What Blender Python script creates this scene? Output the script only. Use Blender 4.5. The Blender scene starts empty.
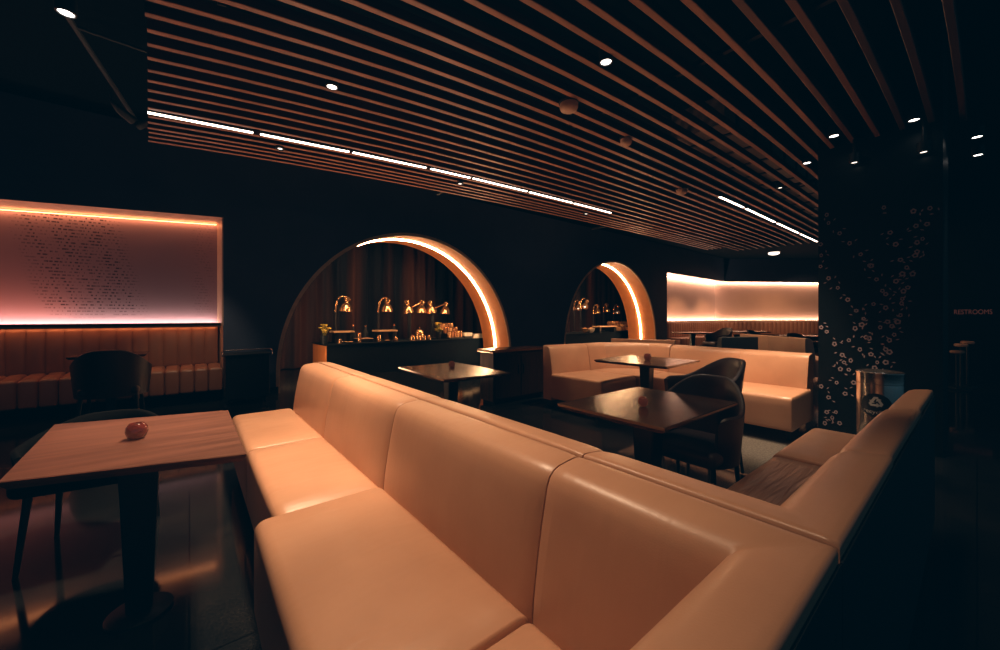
import bpy, bmesh, math, random
from mathutils import Vector, Matrix
random.seed(7)
C = bpy.context.scene.collection
PI = math.pi
R = math.radians
sc = bpy.context.scene

# ------------------------------------------------------------------ materials
def new_mat(name):
    m = bpy.data.materials.new(name); m.use_nodes = True
    nt = m.node_tree
    return m, nt, nt.nodes['Principled BSDF']

def bsdf_set(b, col=None, rough=None, metal=None, spec=None, coat=None, sheen=None):
    if col is not None: b.inputs['Base Color'].default_value = (*col, 1)
    if rough is not None: b.inputs['Roughness'].default_value = rough
    if metal is not None: b.inputs['Metallic'].default_value = metal
    if spec is not None: b.inputs['Specular IOR Level'].default_value = spec
    if coat is not None: b.inputs['Coat Weight'].default_value = coat

def plain(name, col, rough=.5, metal=0, spec=.5, var=.12, scale=9, bump=0, bscale=60, coat=0):
    m, nt, b = new_mat(name)
    bsdf_set(b, col, rough, metal, spec, coat)
    tc = nt.nodes.new('ShaderNodeTexCoord')
    n = nt.nodes.new('ShaderNodeTexNoise'); n.inputs['Scale'].default_value = scale; n.inputs['Detail'].default_value = 4
    nt.links.new(tc.outputs['Object'], n.inputs['Vector'])
    r = nt.nodes.new('ShaderNodeValToRGB')
    r.color_ramp.elements[0].position = .3; r.color_ramp.elements[1].position = .7
    r.color_ramp.elements[0].color = (*[c*(1-var) for c in col], 1)
    r.color_ramp.elements[1].color = (*[min(1, c*(1+var)) for c in col], 1)
    nt.links.new(n.outputs['Fac'], r.inputs['Fac']); nt.links.new(r.outputs['Color'], b.inputs['Base Color'])
    if bump:
        n2 = nt.nodes.new('ShaderNodeTexNoise'); n2.inputs['Scale'].default_value = bscale; n2.inputs['Detail'].default_value = 3
        nt.links.new(tc.outputs['Object'], n2.inputs['Vector'])
        bp = nt.nodes.new('ShaderNodeBump'); bp.inputs['Strength'].default_value = bump; bp.inputs['Distance'].default_value = .01
        nt.links.new(n2.outputs['Fac'], bp.inputs['Height']); nt.links.new(bp.outputs['Normal'], b.inputs['Normal'])
    return m

def emit(name, col, strength):
    m = bpy.data.materials.new(name); m.use_nodes = True
    nt = m.node_tree; nt.nodes.clear()
    e = nt.nodes.new('ShaderNodeEmission'); o = nt.nodes.new('ShaderNodeOutputMaterial')
    e.inputs['Color'].default_value = (*col, 1); e.inputs['Strength'].default_value = strength
    nt.links.new(e.outputs[0], o.inputs[0])
    return m

def leather(name, col, rough=.38, wr=.25, dirscale=(3, 26, 3)):
    m, nt, b = new_mat(name)
    bsdf_set(b, col, rough, 0, .55)
    tc = nt.nodes.new('ShaderNodeTexCoord')
    n = nt.nodes.new('ShaderNodeTexNoise'); n.inputs['Scale'].default_value = 2.2; n.inputs['Detail'].default_value = 5
    nt.links.new(tc.outputs['Object'], n.inputs['Vector'])
    r = nt.nodes.new('ShaderNodeValToRGB')
    r.color_ramp.elements[0].position = .3; r.color_ramp.elements[1].position = .75
    r.color_ramp.elements[0].color = (col[0]*.86, col[1]*.82, col[2]*.8, 1)
    r.color_ramp.elements[1].color = (min(1, col[0]*1.08), col[1]*1.08, col[2]*1.08, 1)
    nt.links.new(n.outputs['Fac'], r.inputs['Fac']); nt.links.new(r.outputs['Color'], b.inputs['Base Color'])
    mp = nt.nodes.new('ShaderNodeMapping'); mp.inputs['Scale'].default_value = dirscale
    nt.links.new(tc.outputs['Object'], mp.inputs['Vector'])
    w = nt.nodes.new('ShaderNodeTexNoise'); w.inputs['Scale'].default_value = 1.0; w.inputs['Detail'].default_value = 2; w.inputs['Distortion'].default_value = .6
    nt.links.new(mp.outputs['Vector'], w.inputs['Vector'])
    g = nt.nodes.new('ShaderNodeTexNoise'); g.inputs['Scale'].default_value = 260; g.inputs['Detail'].default_value = 2
    nt.links.new(tc.outputs['Object'], g.inputs['Vector'])
    b1 = nt.nodes.new('ShaderNodeBump'); b1.inputs['Strength'].default_value = wr; b1.inputs['Distance'].default_value = .012
    b2 = nt.nodes.new('ShaderNodeBump'); b2.inputs['Strength'].default_value = .10; b2.inputs['Distance'].default_value = .002
    nt.links.new(w.outputs['Fac'], b1.inputs['Height']); nt.links.new(g.outputs['Fac'], b2.inputs['Height'])
    nt.links.new(b1.outputs['Normal'], b2.inputs['Normal']); nt.links.new(b2.outputs['Normal'], b.inputs['Normal'])
    return m

def wood(name, c0, c1, rough=.3, axis=0, spec=.5):
    m, nt, b = new_mat(name)
    bsdf_set(b, c0, rough, 0, spec)
    tc = nt.nodes.new('ShaderNodeTexCoord')
    mp = nt.nodes.new('ShaderNodeMapping')
    s = [14, 14, 14]; s[axis] = 1.1
    mp.inputs['Scale'].default_value = s
    nt.links.new(tc.outputs['Object'], mp.inputs['Vector'])
    n = nt.nodes.new('ShaderNodeTexNoise'); n.inputs['Scale'].default_value = 1.6; n.inputs['Detail'].default_value = 8; n.inputs['Distortion'].default_value = .8
    nt.links.new(mp.outputs['Vector'], n.inputs['Vector'])
    r = nt.nodes.new('ShaderNodeValToRGB')
    r.color_ramp.elements[0].position = .32; r.color_ramp.elements[1].position = .7
    r.color_ramp.elements[0].color = (*c0, 1); r.color_ramp.elements[1].color = (*c1, 1)
    nt.links.new(n.outputs['Fac'], r.inputs['Fac']); nt.links.new(r.outputs['Color'], b.inputs['Base Color'])
    bp = nt.nodes.new('ShaderNodeBump'); bp.inputs['Strength'].default_value = .08; bp.inputs['Distance'].default_value = .004
    nt.links.new(n.outputs['Fac'], bp.inputs['Height']); nt.links.new(bp.outputs['Normal'], b.inputs['Normal'])
    return m

TAN = (.61, .335, .205)
M = {}
M['tan'] = leather('tan_leather', TAN, .36, .10)
M['tan_seat'] = leather('tan_seat_leather', TAN, .33, .34, (3, 11, 3))
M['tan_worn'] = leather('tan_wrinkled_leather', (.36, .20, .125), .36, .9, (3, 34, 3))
M['black_leather'] = leather('black_leather', (.030, .017, .017), .42, .12)
M['dark_leather'] = leather('charcoal_leather', (.02, .03, .036), .5, .1)
M['brown_tuft'] = leather('brown_channel_leather', (.30, .13, .075), .4, .12)
M['wood_table'] = wood('brown_wood', (.10, .042, .030), (.20, .086, .060), .36, 0)
M['wood_side'] = wood('sideboard_wood', (.012, .007, .006), (.028, .014, .010), .65, 2, .12)
M['wood_dark'] = wood('dark_wood', (.045, .020, .012), (.085, .040, .022), .2, 1, .8)
M['black_metal'] = plain('black_metal', (.008, .010, .012), .45, .3)
M['slat'] = wood('slat_wood', (.24, .105, .062), (.40, .18, .105), .42, 0)
M['navy_wall'] = plain('navy_paint', (.050, .070, .118), .6, 0, .3, .12, 2.0, .05, 40)
M['black_ceiling'] = plain('black_ceiling_paint', (.0016, .004, .0055), .9, 0, .05)
M['pillar'] = plain('pillar_paint', (.0022, .0055, .008), .4, 0, .25)
M['dark_box'] = plain('dark_laminate', (.006, .011, .016), .5, 0, .3)
M['plinth'] = plain('plinth_black', (.004, .006, .008), .8, 0, .1)
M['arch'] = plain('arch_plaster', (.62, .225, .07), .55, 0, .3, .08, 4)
M['arch_edge'] = plain('bronze_edge', (.62, .40, .24), .5, .2)
m, nt, b = new_mat('curtain_cloth'); bsdf_set(b, (.03, .02, .02), .85, 0, .1)
tc = nt.nodes.new('ShaderNodeTexCoord'); mp = nt.nodes.new('ShaderNodeMapping'); mp.inputs['Scale'].default_value = (1.7, 0, .05)
n = nt.nodes.new('ShaderNodeTexNoise'); n.inputs['Scale'].default_value = 1; n.inputs['Detail'].default_value = 2
r = nt.nodes.new('ShaderNodeValToRGB'); r.color_ramp.elements[0].position = .42; r.color_ramp.elements[1].position = .62
r.color_ramp.elements[0].color = (.012, .016, .024, 1); r.color_ramp.elements[1].color = (.085, .038, .030, 1)
nt.links.new(tc.outputs['Object'], mp.inputs['Vector']); nt.links.new(mp.outputs['Vector'], n.inputs['Vector'])
nt.links.new(n.outputs['Fac'], r.inputs['Fac']); nt.links.new(r.outputs['Color'], b.inputs['Base Color'])
M['curtain'] = m
M['slat_dim'] = wood('slat_wood_unlit', (.035, .018, .016), (.07, .034, .028), .5, 0)  # unlit look of the nearest slats put into the wood colour
M['slat_mid'] = wood('slat_wood_half_lit', (.11, .048, .032), (.19, .085, .055), .45, 0)  # weaker light on the next slats put into their colour
M['chrome'] = plain('brushed_steel', (.78, .70, .64), .2, .95, .5, .02, 4)
M['counter'] = plain('counter_black', (.005, .009, .013), .85, 0, .06)
M['brass'] = plain('copper_metal', (.80, .47, .25), .2, .85, .5, .1, 20)
M['board'] = wood('serving_board', (.5, .3, .16), (.7, .45, .26), .4, 0)
M['bread'] = plain('bread_crust', (.62, .33, .14), .6, 0, .3, .35, 25)
M['yellow'] = plain('yellow_petals', (.85, .62, .12), .6, 0, .3, .3, 30)
M['leafy'] = plain('leaf_green', (.12, .13, .03), .6)
M['white'] = plain('white_ceramic', (.75, .66, .56), .3)
M['amber'] = plain('amber_jar', (.42, .18, .08), .2, .3)
M['flower'] = plain('pink_outline_paint', (.26, .20, .22), .6, .0, .3)
M['signred'] = emit('sign_letters', (.5, .16, .12), .12)
M['sticker'] = plain('black_sticker', (.006, .010, .014), .5)
M['stickerwhite'] = plain('white_print', (.62, .60, .58), .6)
M['led_white'] = emit('led_white', (1, .80, .66), 7)
M['led_warm'] = emit('led_warm', (1, .60, .31), 62)
M['led_orange'] = emit('led_orange', (1, .36, .13), 11)
M['slat_side'] = plain('slat_side_dark', (.050, .021, .016), .6, 0, .2)  # slat sides darker than their bottom edge
M['led_far'] = emit('led_far', (1, .70, .52), 32)
M['added_red_glow'] = emit('added_red_glow', (1, .20, .06), 5)
M['shadow_black'] = plain('matt_black_seat', (.004, .005, .006), .8, 0, .08)
M['carpet'] = plain('grey_carpet', (.10, .088, .075), .9, 0, .1, .35, 60, .4, 120)
M['led_panel'] = emit('led_panel', (1, .68, .52), 18)
M['lens'] = emit('downlight_lens', (1, .92, .85), 6)
M['lens_dim'] = emit('downlight_lens_dim', (1, .85, .72), 2.2)
M['candle'] = emit('candle_flame', (1, .45, .22), 4)
M['duct'] = plain('duct_metal', (.16, .13, .11), .6, .2)
M['dim_metal'] = plain('dim_track_metal', (.02, .03, .035), .6, .2)
M['fixture'] = plain('fixture_paint', (.42, .24, .15), .5)

for k_ in ('wood_dark', 'wood_table'): M[k_].node_tree.nodes['Principled BSDF'].inputs['Specular Tint'].default_value = (1, .66, .36, 1)  # golden cast of the table reflections put into the specular colour
# votive glass: reddish, pressed pattern
m, nt, b = new_mat('red_votive_glass')
bsdf_set(b, (.13, .022, .018), .08, 0, .9)
tc = nt.nodes.new('ShaderNodeTexCoord'); v = nt.nodes.new('ShaderNodeTexVoronoi'); v.inputs['Scale'].default_value = 95
nt.links.new(tc.outputs['Object'], v.inputs['Vector'])
bp = nt.nodes.new('ShaderNodeBump'); bp.inputs['Strength'].default_value = .7; bp.inputs['Distance'].default_value = .003
nt.links.new(v.outputs['Distance'], bp.inputs['Height']); nt.links.new(bp.outputs['Normal'], b.inputs['Normal'])
b.inputs['Emission Color'].default_value = (1, .25, .12, 1); b.inputs['Emission Strength'].default_value = .03
M['votive'] = m

# floor: very dark polished stone tile
m, nt, b = new_mat('dark_polished_floor')
bsdf_set(b, (.02, .02, .02), .2, 0, .24)
tc = nt.nodes.new('ShaderNodeTexCoord')
n = nt.nodes.new('ShaderNodeTexNoise'); n.inputs['Scale'].default_value = 3; n.inputs['Detail'].default_value = 8
n2 = nt.nodes.new('ShaderNodeTexNoise'); n2.inputs['Scale'].default_value = 90; n2.inputs['Detail'].default_value = 2
nt.links.new(tc.outputs['Object'], n.inputs['Vector']); nt.links.new(tc.outputs['Object'], n2.inputs['Vector'])
mx = nt.nodes.new('ShaderNodeMath'); mx.operation = 'MULTIPLY'
nt.links.new(n.outputs['Fac'], mx.inputs[0]); nt.links.new(n2.outputs['Fac'], mx.inputs[1])
r = nt.nodes.new('ShaderNodeValToRGB')
r.color_ramp.elements[0].position = .15; r.color_ramp.elements[1].position = .45
r.color_ramp.elements[0].color = (.006, .008, .010, 1); r.color_ramp.elements[1].color = (.022, .021, .020, 1)
nt.links.new(mx.outputs[0], r.inputs['Fac'])
br = nt.nodes.new('ShaderNodeTexBrick'); br.inputs['Scale'].default_value = 1.0
br.offset = 0; br.inputs['Mortar Size'].default_value = .004; br.inputs['Brick Width'].default_value = .9; br.inputs['Row Height'].default_value = .9
br.inputs['Color1'].default_value = (1, 1, 1, 1); br.inputs['Color2'].default_value = (.85, .85, .85, 1); br.inputs['Mortar'].default_value = (.3, .3, .3, 1)
nt.links.new(tc.outputs['Object'], br.inputs['Vector'])
mm = nt.nodes.new('ShaderNodeMix'); mm.data_type = 'RGBA'; mm.blend_type = 'MULTIPLY'; mm.inputs[0].default_value = 1
nt.links.new(r.outputs['Color'], mm.inputs[6]); nt.links.new(br.outputs['Color'], mm.inputs[7])
nt.links.new(mm.outputs[2], b.inputs['Base Color'])
rr = nt.nodes.new('ShaderNodeMapRange'); rr.inputs['To Min'].default_value = .05; rr.inputs['To Max'].default_value = .11
nt.links.new(n.outputs['Fac'], rr.inputs['Value']); nt.links.new(rr.outputs[0], b.inputs['Roughness'])
M['floor'] = m

# mural panel: mauve plaster with slanted bands of dark dashes
def mural(name, base, dash):
    m, nt, b = new_mat(name)
    bsdf_set(b, base, .55, 0, .3)
    N = nt.nodes.new; L = nt.links.new
    tc = N('ShaderNodeTexCoord'); sp = N('ShaderNodeSeparateXYZ'); L(tc.outputs['Object'], sp.inputs[0])
    def math_(op, a, bb=None):
        n = N('ShaderNodeMath'); n.operation = op
        for i, v in enumerate((a, bb)):
            if v is None: continue
            if isinstance(v, (int, float)): n.inputs[i].default_value = v
            else: L(v, n.inputs[i])
        return n.outputs[0]
    X, Z = sp.outputs['X'], sp.outputs['Z']
    row = math_('DIVIDE', Z, .044)
    rowi = math_('FLOOR', row); rowf = math_('FRACT', row)
    shift = math_('ADD', X, math_('MULTIPLY', rowi, -.017))
    col = math_('DIVIDE', shift, .046)
    coli = math_('FLOOR', col); colf = math_('FRACT', col)
    wn = N('ShaderNodeTexWhiteNoise'); wn.noise_dimensions = '2D'
    cv = N('ShaderNodeCombineXYZ'); L(rowi, cv.inputs[0]); L(coli, cv.inputs[1]); L(cv.outputs[0], wn.inputs['Vector'])
    inrow = math_('LESS_THAN', rowf, .42)
    incol = math_('LESS_THAN', colf, math_('MULTIPLY', wn.outputs['Value'], .95))
    # slanted streak mask
    sl = math_('ADD', X, math_('MULTIPLY', Z, .25))
    cv2 = N('ShaderNodeCombineXYZ'); L(math_('MULTIPLY', math_('ADD', X, math_('MULTIPLY', Z, .36)), 9.0), cv2.inputs[0]); L(math_('MULTIPLY', Z, 1.4), cv2.inputs[1])
    ns = N('ShaderNodeTexNoise'); ns.inputs['Scale'].default_value = 1.0; ns.inputs['Detail'].default_value = 3; L(cv2.outputs[0], ns.inputs['Vector'])
    band = N('ShaderNodeMapRange'); band.inputs['From Min'].default_value = .36; band.inputs['From Max'].default_value = .52; L(ns.outputs['Fac'], band.inputs['Value'])
    # overall parallelogram of writing
    d = math_('ABSOLUTE', math_('SUBTRACT', sl, -.65))
    win = N('ShaderNodeMapRange'); win.inputs['From Min'].default_value = .56; win.inputs['From Max'].default_value = .36; L(d, win.inputs['Value'])
    # fainter second patch near the right edge
    d2 = math_('ABSOLUTE', math_('SUBTRACT', X, .18))
    win2 = N('ShaderNodeMapRange'); win2.inputs['From Min'].default_value = .18; win2.inputs['From Max'].default_value = .08; win2.inputs['To Max'].default_value = .28; L(d2, win2.inputs['Value'])
    top = N('ShaderNodeMapRange'); top.inputs['From Min'].default_value = 1.22; top.inputs['From Max'].default_value = 1.42; L(Z, top.inputs['Value'])
    win_all = math_('MAXIMUM', win.outputs[0], win2.outputs[0])
    f = math_('MULTIPLY', math_('MULTIPLY', inrow, incol), math_('MULTIPLY', math_('MULTIPLY', band.outputs[0], win_all), top.outputs[0]))
    mx = N('ShaderNodeMix'); mx.data_type = 'RGBA'
    L(math_('MULTIPLY', f, .85), mx.inputs[0]); mx.inputs[6].default_value = (*base, 1); mx.inputs[7].default_value = (*dash, 1)
    L(mx.outputs[2], b.inputs['Base Color'])
    return m
M['mural'] = mural('mauve_mural', (.38, .26, .33), (.022, .012, .022))
M['peach'] = plain('peach_plaster', (.60, .36, .27), .55, 0, .3, .10, .45)
M['trimwood'] = plain('copper_trim', (.55, .36, .28), .45, .2)

# ------------------------------------------------------------------ mesh helpers
def finish(name, bm, mat, parent=None, smooth=True, auto=40, loc=None):
    bmesh.ops.remove_doubles(bm, verts=bm.verts, dist=1e-5)
    bmesh.ops.recalc_face_normals(bm, faces=bm.faces)
    me = bpy.data.meshes.new(name); bm.to_mesh(me); bm.free()
    me.materials.append(M[mat] if isinstance(mat, str) else mat)
    if smooth:
        for p in me.polygons: p.use_smooth = True
        try: me.set_sharp_from_angle(angle=R(auto))
        except Exception: pass
    o = bpy.data.objects.new(name, me); C.objects.link(o)
    if parent is not None: o.parent = parent
    if loc: o.location = loc
    return o

def tag(o, label, cat, group=None):
    o['label'] = label; o['category'] = cat
    if group: o['group'] = group
    return o

def thing(name, label, cat, loc=(0, 0, 0), rz=0, group=None):
    o = bpy.data.objects.new(name, None); C.objects.link(o)
    o.location = loc; o.rotation_euler = (0, 0, rz); o.empty_display_size = .1
    return tag(o, label, cat, group)

def struct(name, bm, mat, parent=None, smooth=False):
    o = finish(name, bm, mat, parent, smooth)
    if parent is None: o['kind'] = 'structure'
    return o

def copy_tree(o, parent=None):
    c = o.copy(); C.objects.link(c)
    if parent is not None: c.parent = parent
    for ch in list(o.children): copy_tree(ch, c)
    return c

def another(proto, label, loc, rz=0, scale=None):
    c = copy_tree(proto); c['label'] = label; c.location = loc; c.rotation_euler = (0, 0, rz)
    if scale: c.scale = scale
    return c

def box(bm, x0, x1, y0, y1, z0, z1):
    v = [bm.verts.new(p) for p in ((x0,y0,z0),(x1,y0,z0),(x1,y1,z0),(x0,y1,z0),(x0,y0,z1),(x1,y0,z1),(x1,y1,z1),(x0,y1,z1))]
    for f in ((3,2,1,0),(4,5,6,7),(0,1,5,4),(1,2,6,5),(2,3,7,6),(3,0,4,7)): bm.faces.new([v[i] for i in f])
    return v

def quad(bm, a, b, c, d):
    return bm.faces.new([bm.verts.new(p) for p in (a, b, c, d)])

def bbox_bevel(x0, x1, y0, y1, z0, z1, r=.006, seg=2):
    bm = bmesh.new(); box(bm, x0, x1, y0, y1, z0, z1)
    bmesh.ops.bevel(bm, geom=list(bm.edges), offset=r, segments=seg, affect='EDGES', profile=.5)
    return bm

def cuts(a, b, r, k=4, n=6):
    out = [a + r*(1 - math.cos(i*PI/2/k)) for i in range(k+1)]
    out += [a + r + (b - a - 2*r)*i/n for i in range(1, n)]
    out += [b - r*(1 - math.cos(i*PI/2/k)) for i in range(k, -1, -1)]
    return out

def rbox(bm, x0, x1, y0, y1, z0, z1, r=.04, crown=0, n=6, fn=None):
    rx, ry, rz = r if isinstance(r, tuple) else (r, r, r)
    """cushion: box with round edges and a crowned top"""
    ax = [cuts(x0, x1, rx, 4, n), cuts(y0, y1, ry, 4, n), cuts(z0, z1, rz, 4, max(2, n//2))]
    lo = (x0+rx, y0+ry, z0+rz); hi = (x1-rx, y1-ry, z1-rz)
    def mp(p):
        q = [min(max(p[i], lo[i]), hi[i]) for i in range(3)]
        v = Vector([(p[i]-q[i])/(rx, ry, rz)[i] for i in range(3)])
        # cube surface point -> sphere
        if v.length > 1e-9:
            v = v.normalized(); v = Vector((v.x*rx, v.y*ry, v.z*rz))
        o = Vector(q) + v
        if crown:
            u = (o.x-(x0+x1)/2)/((x1-x0)/2); w = (o.y-(y0+y1)/2)/((y1-y0)/2)
            k = max(0, (o.z-z0)/(z1-z0))
            o.z += crown*(1-u*u)*(1-w*w)*k
            if k < .98:
                o.x += math.copysign(1, u)*crown*.35*(1-w*w)*math.sin(PI*k)*min(1, abs(u)**6)
        if fn: o = Vector(fn(o))
        return o
    for (i, j, k) in ((0, 1, 2), (1, 2, 0), (2, 0, 1)):
        for side in (0, 1):
            g = []
            for a in ax[i]:
                rowv = []
                for bb in ax[j]:
                    p = [0, 0, 0]; p[i] = a; p[j] = bb; p[k] = ax[k][-1] if side else ax[k][0]
                    rowv.append(bm.verts.new(mp(p)))
                g.append(rowv)
            for a in range(len(g)-1):
                for bb in range(len(g[0])-1):
                    bm.faces.new((g[a][bb], g[a+1][bb], g[a+1][bb+1], g[a][bb+1]))

def lathe(bm, prof, seg=28, c=(0, 0, 0), M4=None):
    """prof: list of (r, z)"""
    rings = []
    for r, z in prof:
        if r < 1e-6: rings.append([bm.verts.new((c[0], c[1], c[2]+z))])
        else: rings.append([bm.verts.new((c[0]+r*math.cos(2*PI*i/seg), c[1]+r*math.sin(2*PI*i/seg), c[2]+z)) for i in range(seg)])
    for a, b in zip(rings, rings[1:]):
        if len(a) == 1 and len(b) == 1: continue
        for i in range(seg):
            j = (i+1) % seg
            if len(a) == 1: bm.faces.new((a[0], b[i], b[j]))
            elif len(b) == 1: bm.faces.new((a[i], a[j], b[0]))
            else: bm.faces.new((a[i], a[j], b[j], b[i]))
    if M4 is not None:
        bmesh.ops.transform(bm, matrix=M4, verts=[v for rg in rings for v in rg])

def tube(bm, pts, rads, seg=10):
    pts = [Vector(p) for p in pts]
    if isinstance(rads, (int, float)): rads = [rads]*len(pts)
    rings = []
    for i, p in enumerate(pts):
        t = (pts[min(i+1, len(pts)-1)] - pts[max(i-1, 0)]).normalized()
        up = Vector((0, 0, 1)) if abs(t.z) < .9 else Vector((1, 0, 0))
        a = t.cross(up).normalized(); b = t.cross(a).normalized()
        rings.append([bm.verts.new(p + (a*math.cos(2*PI*k/seg) + b*math.sin(2*PI*k/seg))*rads[i]) for k in range(seg)])
    for r0, r1 in zip(rings, rings[1:]):
        for k in range(seg):
            bm.faces.new((r0[k], r0[(k+1) % seg], r1[(k+1) % seg], r1[k]))
    bm.faces.new(rings[0]); bm.faces.new(rings[-1][::-1])

def sweep(bm, path, prof, side=1, puff=0, sub=10, cap=True, pinch=0):
    """sweep a closed profile (s, z) along a plan path; s is measured to the left (side=1) or right (side=-1) with mitred corners.
    puff swells the first (front) face between stations; pinch narrows both ends."""
    P = [Vector((p[0], p[1])) for p in path]
    st = []
    for i, p in enumerate(P):
        d0 = (P[i]-P[i-1]).normalized() if i > 0 else None
        d1 = (P[i+1]-P[i]).normalized() if i < len(P)-1 else None
        if d0 is None: d0 = d1
        if d1 is None: d1 = d0
        n0 = Vector((-d0.y, d0.x))*side; n1 = Vector((-d1.y, d1.x))*side
        mm = (n0+n1).normalized(); k = 1/max(.3, mm.dot(n0))
        st.append((p, mm*k))
    out = []
    for i in range(len(st)-1):
        L = (P[i+1]-P[i]).length
        ks = sorted(set([0, .012/L, .03/L, .06/L] + [j/sub for j in range(1, sub)] + [1-.06/L, 1-.03/L, 1-.012/L, 1]))
        for kk in ks:
            if i > 0 and kk == 0: continue
            a = i + kk
            out.append((st[i][0].lerp(st[i+1][0], kk), st[i][1].lerp(st[i+1][1], kk), a/(len(st)-1), min(kk*L if i == 0 else 9, (1-kk)*L if i == len(st)-2 else 9)))
    rings = []
    zmid = (prof[0][1]+max(z for s, z in prof))/2
    smax = max(s for s, z in prof)
    for p, nrm, t, de in out:
        e = math.exp(-(de/.018)**1.3) if pinch else 0
        ring = []
        for k, (s, z) in enumerate(prof):
            ss, zz = s, z
            if s < smax*.72 and z > .35:
                w = math.sin(PI*min(1, max(0, (z-.40)/.46)))
                ss -= puff*w*(1-(2*t-1)**4)
                ss += pinch*e
            if z > .7: zz -= pinch*e*.5
            q = p + nrm*ss
            ring.append(bm.verts.new((q.x, q.y, zz)))
        rings.append(ring)
    n = len(prof)
    for a, b in zip(rings, rings[1:]):
        for k in range(n):
            bm.faces.new((a[k], a[(k+1) % n], b[(k+1) % n], b[k]))
    if cap:
        bm.faces.new(rings[0]); bm.faces.new(rings[-1][::-1])

BACK = [(0, .42), (.006, .50), (.020, .60), (.036, .69), (.048, .75), (.057, .79), (.068, .815), (.084, .830), (.108, .838), (.140, .842), (.175, .845), (.190, .845), (.197, .841), (.199, .832), (.199, .10), (.03, .10), (.03, .40)]
# ------------------------------------------------------------------ camera
FX = 385.0; CAMH = 1.25
cam_d = bpy.data.cameras.new('camera'); cam = bpy.data.objects.new('camera', cam_d); C.objects.link(cam)
cam_d.sensor_fit = 'HORIZONTAL'; cam_d.sensor_width = 36; cam_d.lens = 36*FX/1000
cam_d.shift_y = -(325-317)/1000
cam_d.clip_start = .05; cam_d.clip_end = 200
cam.location = (0, 0, CAMH); cam.rotation_euler = (R(90), 0, -R(38.9))
sc.camera = cam

# ------------------------------------------------------------------ the setting
YW = 7.2; CZ = 3.9
bm = bmesh.new(); box(bm, -7, 26, -5, 14, -.12, 0); struct('floor', bm, 'floor')
bm = bmesh.new(); box(bm, -7, 26, -5, 14, CZ, CZ+.1); struct('ceiling', bm, 'black_ceiling')

A1 = (3.63, 2.5, .32, 2.60); A2 = (10.53, 2.42, .40, 2.60)      # centre, half width, spring height, rise
def arch_z(A, x):
    u = (x-A[0])/A[1]
    return None if abs(u) >= 1 else A[2] + A[3]*math.sqrt(1-u*u)
def arch_pts(A, n=64):
    pts = [(A[0]-A[1], 0.0)]
    for i in range(n+1):
        t = PI - PI*i/n
        pts.append((A[0]+A[1]*math.cos(t), A[2]+A[3]*math.sin(t)))
    pts.append((A[0]+A[1], 0.0))
    return pts
# back wall with the two arched openings, front and rear faces
NX = .40                       # right edge of the lit niche
def niche_top(x): return 2.765 + (x-NX)*.062 if x < NX else 2.765
bm = bmesh.new()
xs = {NX, 13.74}
for A in (A1, A2):
    for i in range(65): xs.add(A[0]-A[1]*math.cos(PI*i/64))
xs = sorted(xs)
def at_arch(x, nudge):
    for A in (A1, A2):
        z = arch_z(A, x+nudge)
        if z is not None: return A
    return None
for y in (YW, 8.3):
    for a, b in zip(xs, xs[1:]):
        A = None
        for Q in (A1, A2):
            if a >= Q[0]-Q[1]-1e-6 and b <= Q[0]+Q[1]+1e-6: A = Q
        za = zb = 0
        if A:
            za = A[2]+A[3]*math.sqrt(max(0, 1-((a-A[0])/A[1])**2)); zb = A[2]+A[3]*math.sqrt(max(0, 1-((b-A[0])/A[1])**2))
        quad(bm, (a, y, za), (b, y, zb), (b, y, CZ), (a, y, CZ))
# above the left niche and above the far niche
quad(bm, (-7, YW, niche_top(-7)), (NX, YW, niche_top(NX)), (NX, YW, CZ), (-7, YW, CZ))
quad(bm, (13.74, YW, 2.90), (18.9, YW, 2.86), (18.9, YW, CZ), (13.74, YW, CZ))
struct('wall_back', bm, 'navy_wall')
bm = bmesh.new(); quad(bm, (11.9, -5, 0), (11.9, 2.2, 0), (11.9, 2.2, CZ), (11.9, -5, CZ)); quad(bm, (11.9, 2.2, 0), (26, 2.2, 0), (26, 2.2, CZ), (11.9, 2.2, CZ)); struct('wall_right', bm, 'pillar')
bm = bmesh.new(); quad(bm, (-7, -5, 0), (-7, 7.7, 0), (-7, 7.7, CZ), (-7, -5, CZ)); struct('wall_left', bm, 'navy_wall')

bm = bmesh.new(); quad(bm, (-7, 11.2, 0), (26, 11.2, 0), (26, 11.2, CZ), (-7, 11.2, CZ)); quad(bm, (-1, 8.3, 0), (-1, 11.2, 0), (-1, 11.2, CZ), (-1, 8.3, CZ)); quad(bm, (25.9, 2.2, 0), (25.9, 11.2, 0), (25.9, 11.2, CZ), (25.9, 2.2, CZ)); struct('wall_rear', bm, 'pillar')
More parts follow.
